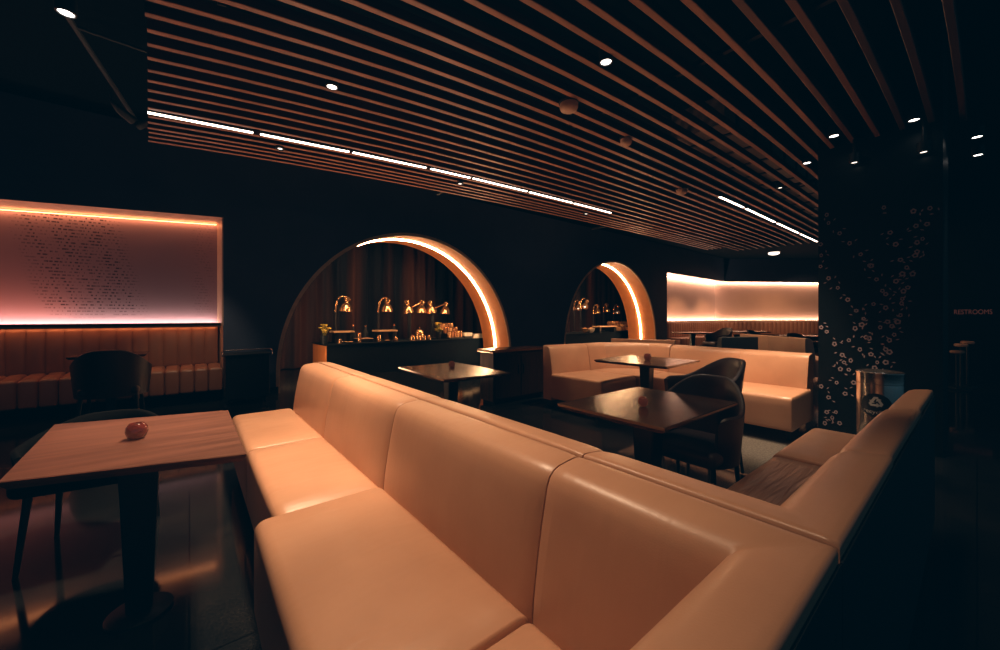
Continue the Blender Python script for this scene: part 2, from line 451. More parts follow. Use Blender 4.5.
# arch linings with the light channel half way in
for k, A in enumerate((A1, A2)):
    pts = arch_pts(A)
    bm = bmesh.new()
    for (p, q) in zip(pts, pts[1:]):
        quad(bm, (p[0], YW-.004, p[1]), (q[0], YW-.004, q[1]), (q[0], 8.3, q[1]), (p[0], 8.3, p[1]))
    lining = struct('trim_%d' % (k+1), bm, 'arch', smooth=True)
    bm = bmesh.new()
    cz = A[2]
    def inward(p, d):
        c = Vector((A[0], min(p[1], A[2]))); v = (c-Vector(p)); v.normalize(); return (p[0]+v.x*d, p[1]+v.y*d)
    for (p, q) in zip(pts, pts[1:]):
        for (y0, d0, y1, d1) in ((YW-.012, .028, YW-.012, -.03), (YW-.012, .028, YW+.03, .028), (YW+.03, .028, YW+.03, 0)):
            a0, b0, a1, b1 = inward(p, d0), inward(q, d0), inward(p, d1), inward(q, d1)
            quad(bm, (a0[0], y0, a0[1]), (b0[0], y0, b0[1]), (b1[0], y1, b1[1]), (a1[0], y1, a1[1]))
    finish('arch_edge', bm, 'arch_edge', lining)
    bm = bmesh.new()
    lit = [p for p in pts]
    for (p, q) in zip(lit, lit[1:]):
        a, b = inward(p, .026), inward(q, .026)
        y0, y1 = 7.752, 7.788
        quad(bm, (a[0], y0, a[1]), (b[0], y0, b[1]), (b[0], y1, b[1]), (a[0], y1, a[1]))
        quad(bm, (p[0], y0, p[1]), (q[0], y0, q[1]), (b[0], y0, b[1]), (a[0], y0, a[1]))
        quad(bm, (p[0], y1, p[1]), (q[0], y1, q[1]), (b[0], y1, b[1]), (a[0], y1, a[1]))
    finish('light_channel', bm, 'led_warm', lining)

# lit niche on the left: reveal, ledge, mural, light lines
bm = bmesh.new()
x0, x1, yb = -7.0, NX, 7.72
quad(bm, (x0, YW, niche_top(x0)), (x1, YW, niche_top(x1)), (x1-.03, yb, niche_top(x1)-.01), (x0, yb, niche_top(x0)-.01))
quad(bm, (x1, YW, 0), (x1, YW, niche_top(x1)), (x1-.05, yb, niche_top(x1)), (x1-.05, yb, 0))
quad(bm, (x1-.014, YW-.008, 1.12), (x1+.004, YW-.008, 1.12), (x1+.004, YW-.008, niche_top(x1)+.004), (x1-.014, YW-.008, niche_top(x1)+.004))
struct('trim_3', bm, 'trimwood')
bm = bmesh.new(); quad(bm, (x0, yb-.01, 1.1), (x1-.045, yb-.01, 1.1), (x1-.045, yb-.01, 2.78), (x0, yb-.01, 2.30)); struct('wall_mural', bm, 'mural')
bm = bmesh.new(); box(bm, x0, x1-.02, 7.36, 7.71, 1.125, 1.15); box(bm, x0, x1-.02, 7.36, 7.375, 1.10, 1.16); led_ledge = struct('trim_4', bm, 'wood_dark')
bm = bmesh.new(); quad(bm, (x0, 7.63, 1.153), (x1-.06, 7.63, 1.153), (x1-.06, 7.70, 1.153), (x0, 7.70, 1.153)); finish('light_line', bm, 'led_panel', led_ledge)
bm = bmesh.new(); quad(bm, (x0, 7.40, 1.152), (-1.25, 7.40, 1.152), (-1.25, 7.62, 1.152), (x0, 7.62, 1.152)); finish('added_red_strip', bm, 'added_red_glow', led_ledge)  # added glowing strip, reddens the lower left of the mural
bm = bmesh.new(); quad(bm, (x0, 7.655, niche_top(x0)-.035), (x1-.06, 7.655, niche_top(x1)-.035), (x1-.06, 7.70, niche_top(x1)-.035), (x0, 7.70, niche_top(x0)-.035)); finish('light_line', bm, 'led_orange', led_ledge)
bm = bmesh.new(); quad(bm, (x0, 7.378, 1.122), (x1-.06, 7.378, 1.122), (x1-.06, 7.40, 1.122), (x0, 7.40, 1.122)); finish('light_line', bm, 'led_orange', led_ledge)

# far lit niche that turns the corner
FC = (18.9, YW); FE = (23.4, 3.6)
bm = bmesh.new()
quad(bm, (13.74, YW+.35, 1.0), (18.75, YW+.35, 1.0), (18.75, YW+.35, 2.90), (13.74, YW+.35, 2.90))
dx, dy = FE[0]-FC[0], FE[1]-FC[1]; ln = math.hypot(dx, dy); nx_, ny_ = -dy/ln, dx/ln
nx_, ny_ = (nx_, ny_) if ny_ > 0 else (-nx_, -ny_)
def fw(t, off): return (FC[0]+dx*t+nx_*off, FC[1]+dy*t+ny_*off)
a, b = (18.75, YW+.35), fw(1, .2)
quad(bm, (*a, 1.0), (*b, 1.0), (*b, 2.90), (*a, 2.90))
struct('wall_far_mural', bm, 'peach')
bm = bmesh.new()
a, b = fw(0, 0), fw(1, 0)
quad(bm, (*a, 2.86), (*b, 2.80), (*b, CZ), (*a, CZ))
struct('wall_far_corner', bm, 'navy_wall')
bm = bmesh.new()
quad(bm, (13.74, YW, 2.90), (18.9, YW, 2.86), (18.75, YW+.36, 2.86), (13.74, YW+.36, 2.90))
a, b, c_, d_ = fw(0, 0), fw(1, 0), fw(1, .22), (18.75, YW+.36); quad(bm, (*a, 2.86), (*b, 2.80), (*c_, 2.80), (*d_, 2.86))
quad(bm, (13.74, YW-.005, 0), (13.74, YW-.005, 2.90), (13.74, YW+.36, 2.90), (13.74, YW+.36, 0))
far_trim = struct('trim_5', bm, 'trimwood')
bm = bmesh.new()
pa, pb, pc = (13.78, YW+.12), (18.8, YW+.12), fw(1, .02)
qa, qb, qc = (13.78, YW+.34), (18.76, YW+.34), fw(1, .19)
for z in (1.04, 1.10):
    quad(bm, (*pa, z), (*pb, z), (*qb, z), (*qa, z)); quad(bm, (*pb, z), (*pc, z), (*qc, z), (*qb, z))
quad(bm, (*pa, 1.04), (*pb, 1.04), (*pb, 1.10), (*pa, 1.10)); quad(bm, (*pb, 1.04), (*pc, 1.04), (*pc, 1.10), (*pb, 1.10))
finish('ledge', bm, 'trimwood', far_trim)
bm = bmesh.new()
def lerp2(p, q, t): return (p[0]+(q[0]-p[0])*t, p[1]+(q[1]-p[1])*t)
u = [lerp2(p, q, .55) for p, q in ((pa, qa), (pb, qb), (pc, qc))]; w = [lerp2(p, q, .9) for p, q in ((pa, qa), (pb, qb), (pc, qc))]
for i in (0, 1): quad(bm, (*u[i], 1.108), (*u[i+1], 1.108), (*w[i+1], 1.108), (*w[i], 1.108))
finish('light_line', bm, 'led_far', far_trim)
bm = bmesh.new()
for i in (0, 1): quad(bm, (*u[i], 2.80), (*u[i+1], 2.78), (*w[i+1], 2.78), (*w[i], 2.80))
finish('light_line', bm, 'led_far', far_trim)

# pillar with painted blossom branches
bm = bmesh.new(); box(bm, 5.2, 6.2, .19, 1.06, 0, CZ); pillar = struct('pillar', bm, 'pillar')
FL = [(80,90),(107,117),(137,147),(160,177),(180,215),(196,246),(205,292),(50,62),(28,180),(50,212),(75,238),(102,270),(124,300),(140,338),(122,348),(105,380),(87,420),(82,458),(72,495),(50,535),(45,575),(70,575),(80,605),(30,505),(217,88),(232,120),(245,162),(262,183),(250,200),(233,220),(278,200),(265,237),(248,280),(237,330),(228,365),(210,330),(205,405),(222,342),(245,312),(280,30),(287,70),(317,65),(305,105),(290,115),(285,150),(325,22),(172,282),(160,375),(165,418),(135,405),(110,435),(95,525),(182,440),(190,345),(215,380),(152,372),(30,345),(45,357),(66,390),(28,120),(30,150),(45,40),(205,255),(253,247),(105,460),(118,495),(40,605),(205,440),(175,455),(200,20),(290,140),(250,268),(145,322),(60,590),(92,440),(215,412),(165,178),(126,300)]
bm = bmesh.new()
FV = (math.sin(R(38.9)), math.cos(R(38.9))); RV = (math.cos(R(38.9)), -math.sin(R(38.9)))
def on_pillar(u, v):
    px = 810+u/2.71; py = 200+v/2.71
    a = (px-500)/FX; d = 5.19/(FV[0]+RV[0]*a)
    return (FV[1]+RV[1]*a)*d, CAMH+(317-py)/FX*d
for i, (u, v) in enumerate(FL):
    y, z = on_pillar(u, v)
    y = min(y, 1.045); r0 = random.uniform(.019, .027); ph = random.random()*6; sq = random.uniform(.7, 1)
    n = 25; o_, i_ = [], []
    for k in range(n):
        t = 2*PI*k/n; rr = r0*(.78+.22*abs(math.cos(2.5*t+ph)))
        for lst, f in ((o_, 1), (i_, .45)): lst.append(bm.verts.new((5.194, min(1.056, y+rr*f*math.cos(t)*sq), z+rr*f*math.sin(t))))
    for k in range(n): bm.faces.new((o_[k], o_[(k+1) % n], i_[(k+1) % n], i_[k]))
    # small leaves beside the blossom
    for q in range(2):
        t = random.random()*6.28; yy = y+.055*math.cos(t); zz = z+.055*math.sin(t); l = .016; s = random.random()*3
        if yy > 1.03: continue
        pts = [(yy+l*math.cos(s), zz+l*math.sin(s)), (yy-.006*math.sin(s), zz+.006*math.cos(s)), (yy-l*math.cos(s), zz-l*math.sin(s)), (yy+.006*math.sin(s), zz-.006*math.cos(s))]
        bm.faces.new([bm.verts.new((5.194, a, b)) for a, b in pts])
finish('blossom_painting', bm, 'flower', pillar, smooth=False)

# baseboard
bm = bmesh.new()
for a, b in ((NX, A1[0]-A1[1]), (A1[0]+A1[1], A2[0]-A2[1])): box(bm, a, b, YW-.02, YW, 0, .11)
struct('baseboard_back', bm, 'dark_box')

# ------------------------------------------------------------------ ceiling slats
SL = [(-0.2, 5.39, 0.3352, -0.1495, 0.03508, -0.004004, 0.0001828), (-0.2, 5.35, 0.5023, -0.1456, 0.03497, -0.00409, 0.0001917), (-0.2, 5.31, 0.6803, -0.1474, 0.03608, -0.004318, 0.0002076), (-0.2, 5.28, 0.8629, -0.157, 0.03953, -0.004899, 0.0002443), (-0.2, 5.25, 1.049, -0.1657, 0.04226, -0.005346, 0.0002729), (-0.2, 5.22, 1.23, -0.1758, 0.04529, -0.005842, 0.000305), (-0.2, 11.68, 1.352, -0.1196, 0.02139, -0.001738, 5.371e-05), (-0.2, 11.65, 1.537, -0.1324, 0.024, -0.001985, 6.238e-05), (-0.2, 11.63, 1.729, -0.1457, 0.02672, -0.002249, 7.18e-05), (-0.2, 11.6, 1.915, -0.1587, 0.02943, -0.002518, 8.168e-05), (-0.2, 11.57, 2.117, -0.1795, 0.03455, -0.003079, 0.0001034), (-0.2, 11.55, 2.299, -0.1909, 0.03708, -0.003355, 0.0001143), (-0.2, 11.52, 2.482, -0.2087, 0.04209, -0.003967, 0.0001399), (-0.2, 11.5, 2.653, -0.217, 0.04404, -0.00421, 0.0001505), (-0.2, 11.48, 2.821, -0.2299, 0.04837, -0.004817, 0.0001783), (-0.2, 11.46, 2.977, -0.2292, 0.04703, -0.00462, 0.0001698), (-0.2, 11.44, 3.138, -0.2289, 0.04582, -0.004443, 0.0001623), (-0.21, 11.42, 3.3, -0.2285, 0.04466, -0.004273, 0.0001551), (-0.22, 11.4, 3.472, -0.2282, 0.04348, -0.004101, 0.0001478), (-0.23, 11.38, 3.646, -0.228, 0.04232, -0.003934, 0.0001407), (-0.24, 11.37, 3.805, -0.2278, 0.04131, -0.003789, 0.0001346), (-0.25, 11.35, 3.966, -0.2276, 0.04032, -0.003648, 0.0001287), (-0.26, 11.33, 4.131, -0.2274, 0.03934, -0.00351, 0.0001229), (-0.27, 11.32, 4.307, -0.2273, 0.03834, -0.003369, 0.0001171), (-0.28, 11.3, 4.483, -0.2271, 0.03738, -0.003236, 0.0001115), (-0.29, 11.29, 4.62, -0.227, 0.03666, -0.003136, 0.0001074), (-0.3, 10.54, 4.757, -0.2275, 0.03661, -0.003199, 0.0001141), (-0.3, 10.53, 4.865, -0.2274, 0.03604, -0.003118, 0.0001106), (-0.31, 10.52, 4.984, -0.2273, 0.03544, -0.003033, 0.0001069), (-0.32, 10.51, 5.104, -0.2272, 0.03484, -0.002949, 0.0001034)]
def ordinal(n): return ['first','second','third','fourth','fifth','sixth','seventh','eighth','ninth','tenth','eleventh','twelfth','thirteenth','fourteenth','fifteenth','sixteenth','seventeenth','eighteenth','nineteenth','twentieth','twenty-first','twenty-second','twenty-third','twenty-fourth','twenty-fifth','twenty-sixth','twenty-seventh','twenty-eighth','twenty-ninth','thirtieth'][n]
SZ = 3.0
def slat_y(s, x): return s[2]+s[3]*x+s[4]*x*x+s[5]*x**3+s[6]*x**4
for i, s in enumerate(SL):
    bm = bmesh.new(); n = 26; x0, x1 = s[0], min(s[1], 5.19) if i < 6 and i > 0 else s[1]
    rings = []
    for k in range(n+1):
        x = x0+(x1-x0)*k/n; y = slat_y(s, x); w = .021; h = .065
        rings.append([bm.verts.new(p) for p in ((x, y-w, SZ+.004), (x, y-w+.004, SZ), (x, y+w-.004, SZ), (x, y+w, SZ+.004), (x, y+w, SZ+h), (x, y-w, SZ+h))])
    for a, b in zip(rings, rings[1:]):
        for k in range(6): bm.faces.new((a[k], a[(k+1) % 6], b[(k+1) % 6], b[k]))
    bm.faces.new(rings[0]); bm.faces.new(rings[-1][::-1])
    j = len(SL)-1-i
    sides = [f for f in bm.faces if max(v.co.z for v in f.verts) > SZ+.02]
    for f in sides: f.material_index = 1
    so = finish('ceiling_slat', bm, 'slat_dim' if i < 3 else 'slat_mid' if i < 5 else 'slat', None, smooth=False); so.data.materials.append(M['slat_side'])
    tag(so, 'long brown wooden ceiling slat, %s counted out from the arch wall' % ordinal(j), 'ceiling slat', 'wooden slats under the ceiling')
# slim dark carrier bars above the slats
for k, (x, lab) in enumerate(((.15, 'black carrier bar above the slats at their ends over the mural side'), (2.9, 'black carrier bar above the slats over the big arch'), (6.6, 'black carrier bar above the slats over the corner booth'))):
    bm = bmesh.new(); box(bm, x-.02, x+.02, 1.0 if x > 5 else -.1, 5.1, SZ+.086, SZ+.12)
    tag(finish('carrier_bar', bm, 'black_metal'), lab, 'ceiling bar', 'bars carrying the slats')

# linear lights
def linear_light(pts, label, grp):
    t = thing('linear_downlight', label, 'ceiling light', (0, 0, 0), 0, grp)
    bm = bmesh.new(); bm2 = bmesh.new()
    (xa, ya), (xb, yb_) = pts
    w = .015
    for b_, z0, z1, ww in ((bm, SZ-.005, SZ+.07, w+.006), (bm2, SZ-.012, SZ-.004, w)):
        vs = [b_.verts.new(p) for p in ((xa, ya-ww, z0), (xb, yb_-ww, z0), (xb, yb_+ww, z0), (xa, ya+ww, z0), (xa, ya-ww, z1), (xb, yb_-ww, z1), (xb, yb_+ww, z1), (xa, ya+ww, z1))]
        for f in ((3,2,1,0),(4,5,6,7),(0,1,5,4),(1,2,6,5),(2,3,7,6),(3,0,4,7)): b_.faces.new([vs[q] for q in f])
    finish('housing', bm, 'black_metal', t, False); finish('diffuser', bm2, 'led_white', t, False)
LS = [((-.276,4.438),(.468,4.30)),((.528,4.291),(1.31,4.16)),((1.349,4.151),(2.151,4.042)),((2.211,4.032),(2.734,3.987)),((2.773,3.977),(3.643,3.922)),((3.698,3.921),(4.545,3.880)),((4.595,3.878),(5.49,3.847))]
for i, p in enumerate(LS):
    linear_light(p, 'white linear ceiling light towards the arches, %s from the slats\' left end' % ordinal(i), 'row of linear lights nearest the arches')
LS2 = [((5.99,2.345),(6.85,2.335)),((6.97,2.334),(8.36,2.334)),((8.52,2.334),(9.82,2.33)),((10.02,2.33),(11.3,2.325))]
for i, p in enumerate(LS2):
    linear_light(p, 'thin white linear ceiling light left of the pillar, %s towards the far niche' % ordinal(i), 'row of linear lights beside the pillar')

# downlights
DL = [(-.546,3.256,0,'off the slat ceiling, above the left mural',1),(.835,3.047,0,'between slats above the long sofa\'s far end',1),(2.2,1.581,0,'between slats above mid room, brightest among the slats',1),(4.795,.859,0,'just in front of the pillar, above its left half',1),(4.953,.348,0,'just in front of the pillar, above its right half',1),(5.89,.0,0,'in the dark right of the pillar, upper of two',1),(6.554,-.006,0,'in the dark right of the pillar, lower of two',1),(5.1,.30,-.26,'dim added one, close to the pillar face on its right half',0),(5.1,.76,-.21,'dim added one, close to the pillar face on its left half',0),(5.4,1.2,0,'small one beside the pillar\'s left top edge',1),(.727,4.508,0,'small one between the last slats, above the big arch\'s left foot',0),(2.74,4.224,0,'small one below the linear lights, above the big arch\'s right side',0),(5.185,4.125,0,'tiny one beyond the end of the linear lights',0),(6.165,1.66,0,'small one among the slats left of the pillar',0)]  # the two hung lower by the pillar are added for pale spots there
for x, y, dz, lab, br_ in DL:
    t = thing('downlight', 'round white ceiling downlight, ' + lab, 'ceiling light', (x, y, SZ-.02+dz), 0, 'round ceiling downlights')
    bm = bmesh.new(); lathe(bm, [(.0, .09-dz*1.1), (.012, .09-dz*1.1), (.012, .09), (.045, .09), (.045, 0), (.036, -.004), (.034, .01)], 20); finish('housing', bm, 'black_metal', t)
    bm = bmesh.new(); lathe(bm, [(.0, .002), (.034 if br_ else .022, .002)], 20); finish('lens', bm, 'lens' if br_ else 'lens_dim', t)
# round speakers and detectors hanging between the slats
for x, y, r, lab in ((2.42, 2.10, .075, 'largest round tan ceiling detector, hanging between slats above mid room'), (3.34, 2.167, .055, 'middle round tan detector hanging under the slats'), (5.26, 2.545, .075, 'round tan detector under the slats nearest the far niche'), (12.3, 3.45, .13, 'flat pale round light under the far end of the slats')):
    t = thing('ceiling_detector', lab, 'detector', (x, y, SZ-.045), 0)
    bm = bmesh.new(); lathe(bm, [(0, -.03), (r*.5, -.026), (r*.9, -.008), (r, .012), (r*.96, .04), (0, .045)], 24); finish('dome', bm, 'fixture' if x < 12 else 'lens_dim', t)
    bm = bmesh.new(); lathe(bm, [(0, .04), (r*1.1, .045), (r*1.1, .06), (0, .062)], 24); finish('mount', bm, 'black_metal', t)
# duct above the slats
t = thing('air_duct', 'grey brown sheet metal air duct above the slats near the pillar', 'air duct', (0, 0, 0))
bm = bmesh.new(); box(bm, 4.6, 10.5, 1.75, 2.35, 3.40, 3.72); finish('duct_body', bm, 'duct', t, False)
for k in range(10):
    bm = bmesh.new(); box(bm, 4.9+k*.58, 4.95+k*.58, 1.73, 2.37, 3.385, 3.73); finish('flange', bm, 'black_metal', t, False)
for k in range(3):
    bm = bmesh.new(); box(bm, 5.2+k*2.2, 5.23+k*2.2, 2.02, 2.06, 3.72, CZ); finish('hanger', bm, 'black_metal', t, False)
# track with two small spotlights, upper left
t = thing('track_light', 'dim black ceiling track with two spot heads, above the left mural', 'track light', (0, 0, 0))
bm = bmesh.new(); tube(bm, [(-.75, 3.1, 3.3), (-.42, 5.6, 3.3)], .018, 8); tube(bm, [(-.62, 4.0, 3.3), (-.1, 4.0, 3.28)], .012, 8); finish('rail', bm, 'dim_metal', t)
for (x, y, d) in ((-.55, 4.9, 1), (-.25, 5.0, -1)):
    bm = bmesh.new(); tube(bm, [(x, y, 3.29), (x, y, 3.2), (x+.05*d, y+.03, 3.15), (x+.14*d, y+.1, 3.1)], [.01, .01, .035, .04], 12); finish('spot_head', bm, 'dim_metal', t)

bm = bmesh.new(); box(bm, 3.45, 5.15, .80, 1.95, 0, .002); cp = finish('area_carpet', bm, 'carpet', None, False); tag(cp, 'grey speckled carpet on the floor between the mid-room chair and the corner booth', 'carpet')
bm = bmesh.new(); box(bm, 3.41, 3.45, .80, 1.95, 0, .003); o = finish('edge_strip', bm, 'fixture', cp, False); o['label'] = 'pale metal carpet edge strip'
# ------------------------------------------------------------------ upholstered seating
def seat_cushion(name, x0, x1, y0, y1, z0, z1, mat, parent, r=(.045, .012, .04), crown=.012):
    bm = bmesh.new(); rbox(bm, x0, x1, y0, y1, z0, z1, r, crown, 8)
    return finish(name, bm, mat, parent, True, 60)
def backrest(path, parent, side, mat='tan', puff=.010, pinch=.007, sub=10, top=None, slim=1):
    prof = BACK if top is None else [(s_, z if z < .44 else .42+(z-.42)*(top-.42)/.424) for s_, z in BACK]
    prof = [(s_*slim, z) for s_, z in prof]
    bm = bmesh.new(); sweep(bm, path, prof, side, puff, sub, True, pinch)
    return finish('backrest', bm, mat, parent, True, 50)

# long sofa in front (faces the left table), with its return under the camera
long_sofa = thing('banquette_sofa', 'long tan leather banquette in front, its seat beside the brown wooden table', 'sofa', (0, 0, 0))
bx = .692
for (a, b) in ((.735, 1.73), (1.73, 2.74), (2.74, 3.72)):
    backrest([(bx, a+.002), (bx, b-.002)], long_sofa, -1)
def corner_back(path, parent, side, mat='tan', top=None):
    return backrest(path, parent, side, mat, 0, .006, 12, top)
corner_back([(.16, .353), (bx, .353), (bx, .731)], long_sofa, -1)
seat_cushion('seat_cushion', .19, .70, .735, 1.725, .10, .475, 'tan_seat', long_sofa)
seat_cushion('seat_cushion', .262, .70, 1.73, 2.70, .10, .465, 'tan_seat', long_sofa)
seat_cushion('seat_cushion', .262, .70, 2.705, 3.73, .10, .465, 'tan_seat', long_sofa)
seat_cushion('seat_cushion', .16, .70, .355, .73, .10, .472, 'tan_seat', long_sofa)
bm = bmesh.new(); box(bm, .30, .86, .22, 3.66, 0, .12); finish('plinth', bm, 'plinth', long_sofa, False)
bm = bmesh.new(); box(bm, .16, .8925, .1495, .1535, .10, .815); box(bm, .892, .8955, .1495, .74, .10, .80); finish('outer_panel', bm, 'dark_box', long_sofa, False)

# second sofa, back to back with the first, turning along the walkway
cs = thing('banquette_sofa', 'tan corner banquette behind the long front one, its wrinkled seat near the bin', 'sofa', (0, 0, 0))
fx = 1.105
for (a, b) in ((.735, 1.73), (1.73, 2.74), (2.74, 3.76)):
    backrest([(fx, a+.002), (fx, b-.002)], cs, 1)
corner_back([(fx, .731), (fx, .353), (1.60, .353)], cs, -1)
backrest([(1.602, .341), (2.50, .337)], cs, -1, slim=.92)
backrest([(2.504, .316), (3.24, .310)], cs, -1, slim=.78)
for (a, b) in ((.355, 1.73), (1.73, 2.74), (2.74, 3.72)):
    seat_cushion('seat_cushion', 1.10, 1.60, a, b, .16, .465, 'tan_seat', cs)
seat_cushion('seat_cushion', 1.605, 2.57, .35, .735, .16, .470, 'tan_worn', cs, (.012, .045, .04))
o = seat_cushion('seat_cushion', 2.575, 3.40, .35, .735, .16, .480, 'tan_seat', cs, (.014, .045, .04)); o['label'] = 'smooth end seat cushion, lighter than the wrinkled one'
bm = bmesh.new(); box(bm, .898, 3.245, .1485, .1525, .12, .815); finish('outer_panel', bm, 'dark_box', cs, False)
for (x, y) in ((1.5, .22), (2.48, .22), (3.16, .22), (3.3, .66), (2.5, .66), (1.5, 3.6), (1.0, 3.6), (1.5, 2.2)):
    bm = bmesh.new(); lathe(bm, [(0, 0), (.016, 0), (.022, .17), (0, .17)], 12, (x, y, 0)); finish('leg', bm, 'black_metal', cs)

# corner booth under the small arch
bt = thing('banquette_sofa', 'pale tan corner booth sofa beyond the middle tables, round its own pedestal table', 'sofa', (0, 0, 0))
backrest([(3.88, 3.66), (4.62, 3.59)], bt, 1, top=.85); 
corner_back([(4.624, 3.59), (4.95, 3.55), (5.36, 3.10), (5.36, 2.80)], bt, 1, top=.85)
backrest([(5.36, 2.796), (5.25, 1.86)], bt, 1, top=.845); backrest([(5.25, 1.856), (5.20, 1.16)], bt, 1, top=.845)
seat_cushion('seat_cushion', 3.87, 4.62, 2.84, 3.70, .13, .465, 'tan_seat', bt, (.02, .045, .04))
seat_cushion('seat_cushion', 4.625, 5.38, 2.80, 3.60, .13, .465, 'tan_seat', bt)
seat_cushion('seat_cushion', 4.60, 5.34, 1.85, 2.80, .13, .465, 'tan_seat', bt)
seat_cushion('seat_cushion', 4.52, 5.24, 1.12, 1.845, .13, .470, 'tan_seat', bt)
for (x, y) in ((3.98, 2.98), (3.98, 3.75), (4.72, 1.20), (5.2, 1.24), (4.72, 2.5), (4.6, 3.7), (5.3, 2.8)):
    bm = bmesh.new(); lathe(bm, [(0, 0), (.017, 0), (.022, .15), (0, .15)], 12, (x, y, 0)); finish('leg', bm, 'black_metal', bt)

# sofas beyond the booth
def straight_sofa(label, p0, p1, back_h, mat, n, grp=None, depth=.55):
    L = math.hypot(p1[0]-p0[0], p1[1]-p0[1]); ang = math.atan2(p1[1]-p0[1], p1[0]-p0[0])
    t = thing('banquette_sofa', label, 'sofa', (p0[0], p0[1], 0), ang, grp)
    for k in range(n):
        a, b = L*k/n, L*(k+1)/n
        backrest([(a+.002, 0), (b-.002, 0)], t, -1, mat, top=back_h)
        bm = bmesh.new(); rbox(bm, a, b, -.02, depth, .12, .46, .04, .01, 5); finish('seat_cushion', bm, mat, t, True, 60)
    for x in (.1, L-.1):
        for y in (-.1, depth-.1):
            bm = bmesh.new(); lathe(bm, [(0, 0), (.017, 0), (.022, .14), (0, .14)], 10, (x, y, 0)); finish('leg', bm, 'black_metal', t)
    return t
straight_sofa('tan leather sofa seen from behind, far right under the glowing corner niche', (10.45, 3.45), (9.08, 1.88), .85, 'tan', 2)
straight_sofa('low black sofa back beside the far tan sofa', (8.62, 3.45), (9.22, 2.98), .84, 'dark_leather', 1)
straight_sofa('pale tan sofa showing just above the corner booth\'s far corner', (6.15, 4.25), (6.52, 3.25), .86, 'tan', 1)

# channel-tufted banquettes
def channels(bm, x0, x1, n, y0, y1, z0, z1, bulge=.028, lean=0):
    """upright padded channels side by side; front at y0"""
    w = (x1-x0)/n
    for k in range(n):
        a = x0+k*w
        g = []
        zs = [z0, z0+.015, z0+.05, (z0+z1)/2, z1-.05, z1-.015, z1]
        for j, z in enumerate(zs):
            e = [0, .55, .9, 1, .9, .55, 0][j]
            g.append([bm.verts.new((a+w*u/8, y0-bulge*e*math.sqrt(max(0, 1-(2*u/8-1)**2))+lean*(z-z0)/(z1-z0), z)) for u in range(9)])
        for r0, r1 in zip(g, g[1:]):
            for u in range(8): bm.faces.new((r0[u], r0[u+1], r1[u+1], r1[u]))
    box(bm, x0, x1, y0+lean*.2, y1, z0, z1)
tb = thing('channel_banquette', 'brown channel-tufted wall banquette under the glowing left mural', 'banquette', (0, 0, 0))
bm = bmesh.new(); channels(bm, -4.0, NX-.055, 27, 7.44, 7.70, .52, 1.10, .03); finish('backrest', bm, 'brown_tuft', tb, True, 60)
bm = bmesh.new()
nch = 27; w = (NX-.02+4.0)/nch
for k in range(nch):
    a = -4.0+k*w
    rbox(bm, a+.001, a+w-.001, 7.02, 7.46, .16, .50, .035, .014, 3, fn=lambda p: (p.x, p.y, p.z+max(0, (p.y-7.02))*.09*(1 if p.z > .3 else 0)))
finish('seat', bm, 'brown_tuft', tb, True, 60)
bm = bmesh.new(); box(bm, -4.0, NX-.06, 7.12, 7.6, 0, .17); finish('plinth', bm, 'plinth', tb, False)

fb = thing('channel_banquette', 'far brown channel-tufted banquette under the peach corner niche', 'banquette', (0, 0, 0))
bm = bmesh.new(); channels(bm, 13.8, 18.6, 26, YW+.02, YW+.16, .46, 1.05, .04)
b2 = bmesh.new(); L = math.hypot(FE[0]-FC[0], FE[1]-FC[1]); channels(b2, 0, L, 30, 0, .14, .46, 1.05, .04)
me = bpy.data.meshes.new('tmp'); ang = math.atan2(dy, dx); b2.transform(Matrix.Translation((18.62, YW+.02, 0)) @ Matrix.Rotation(ang, 4, 'Z')); b2.to_mesh(me); b2.free(); bm.from_mesh(me); bpy.data.meshes.remove(me)
finish('backrest', bm, 'brown_tuft', fb, True, 60)
bm = bmesh.new()
for k in range(12): rbox(bm, 13.8+k*.4, 13.8+k*.4+.395, YW-.5, YW+.02, .14, .48, .04, .01, 3)
finish('seat', bm, 'brown_tuft', fb, True, 60)

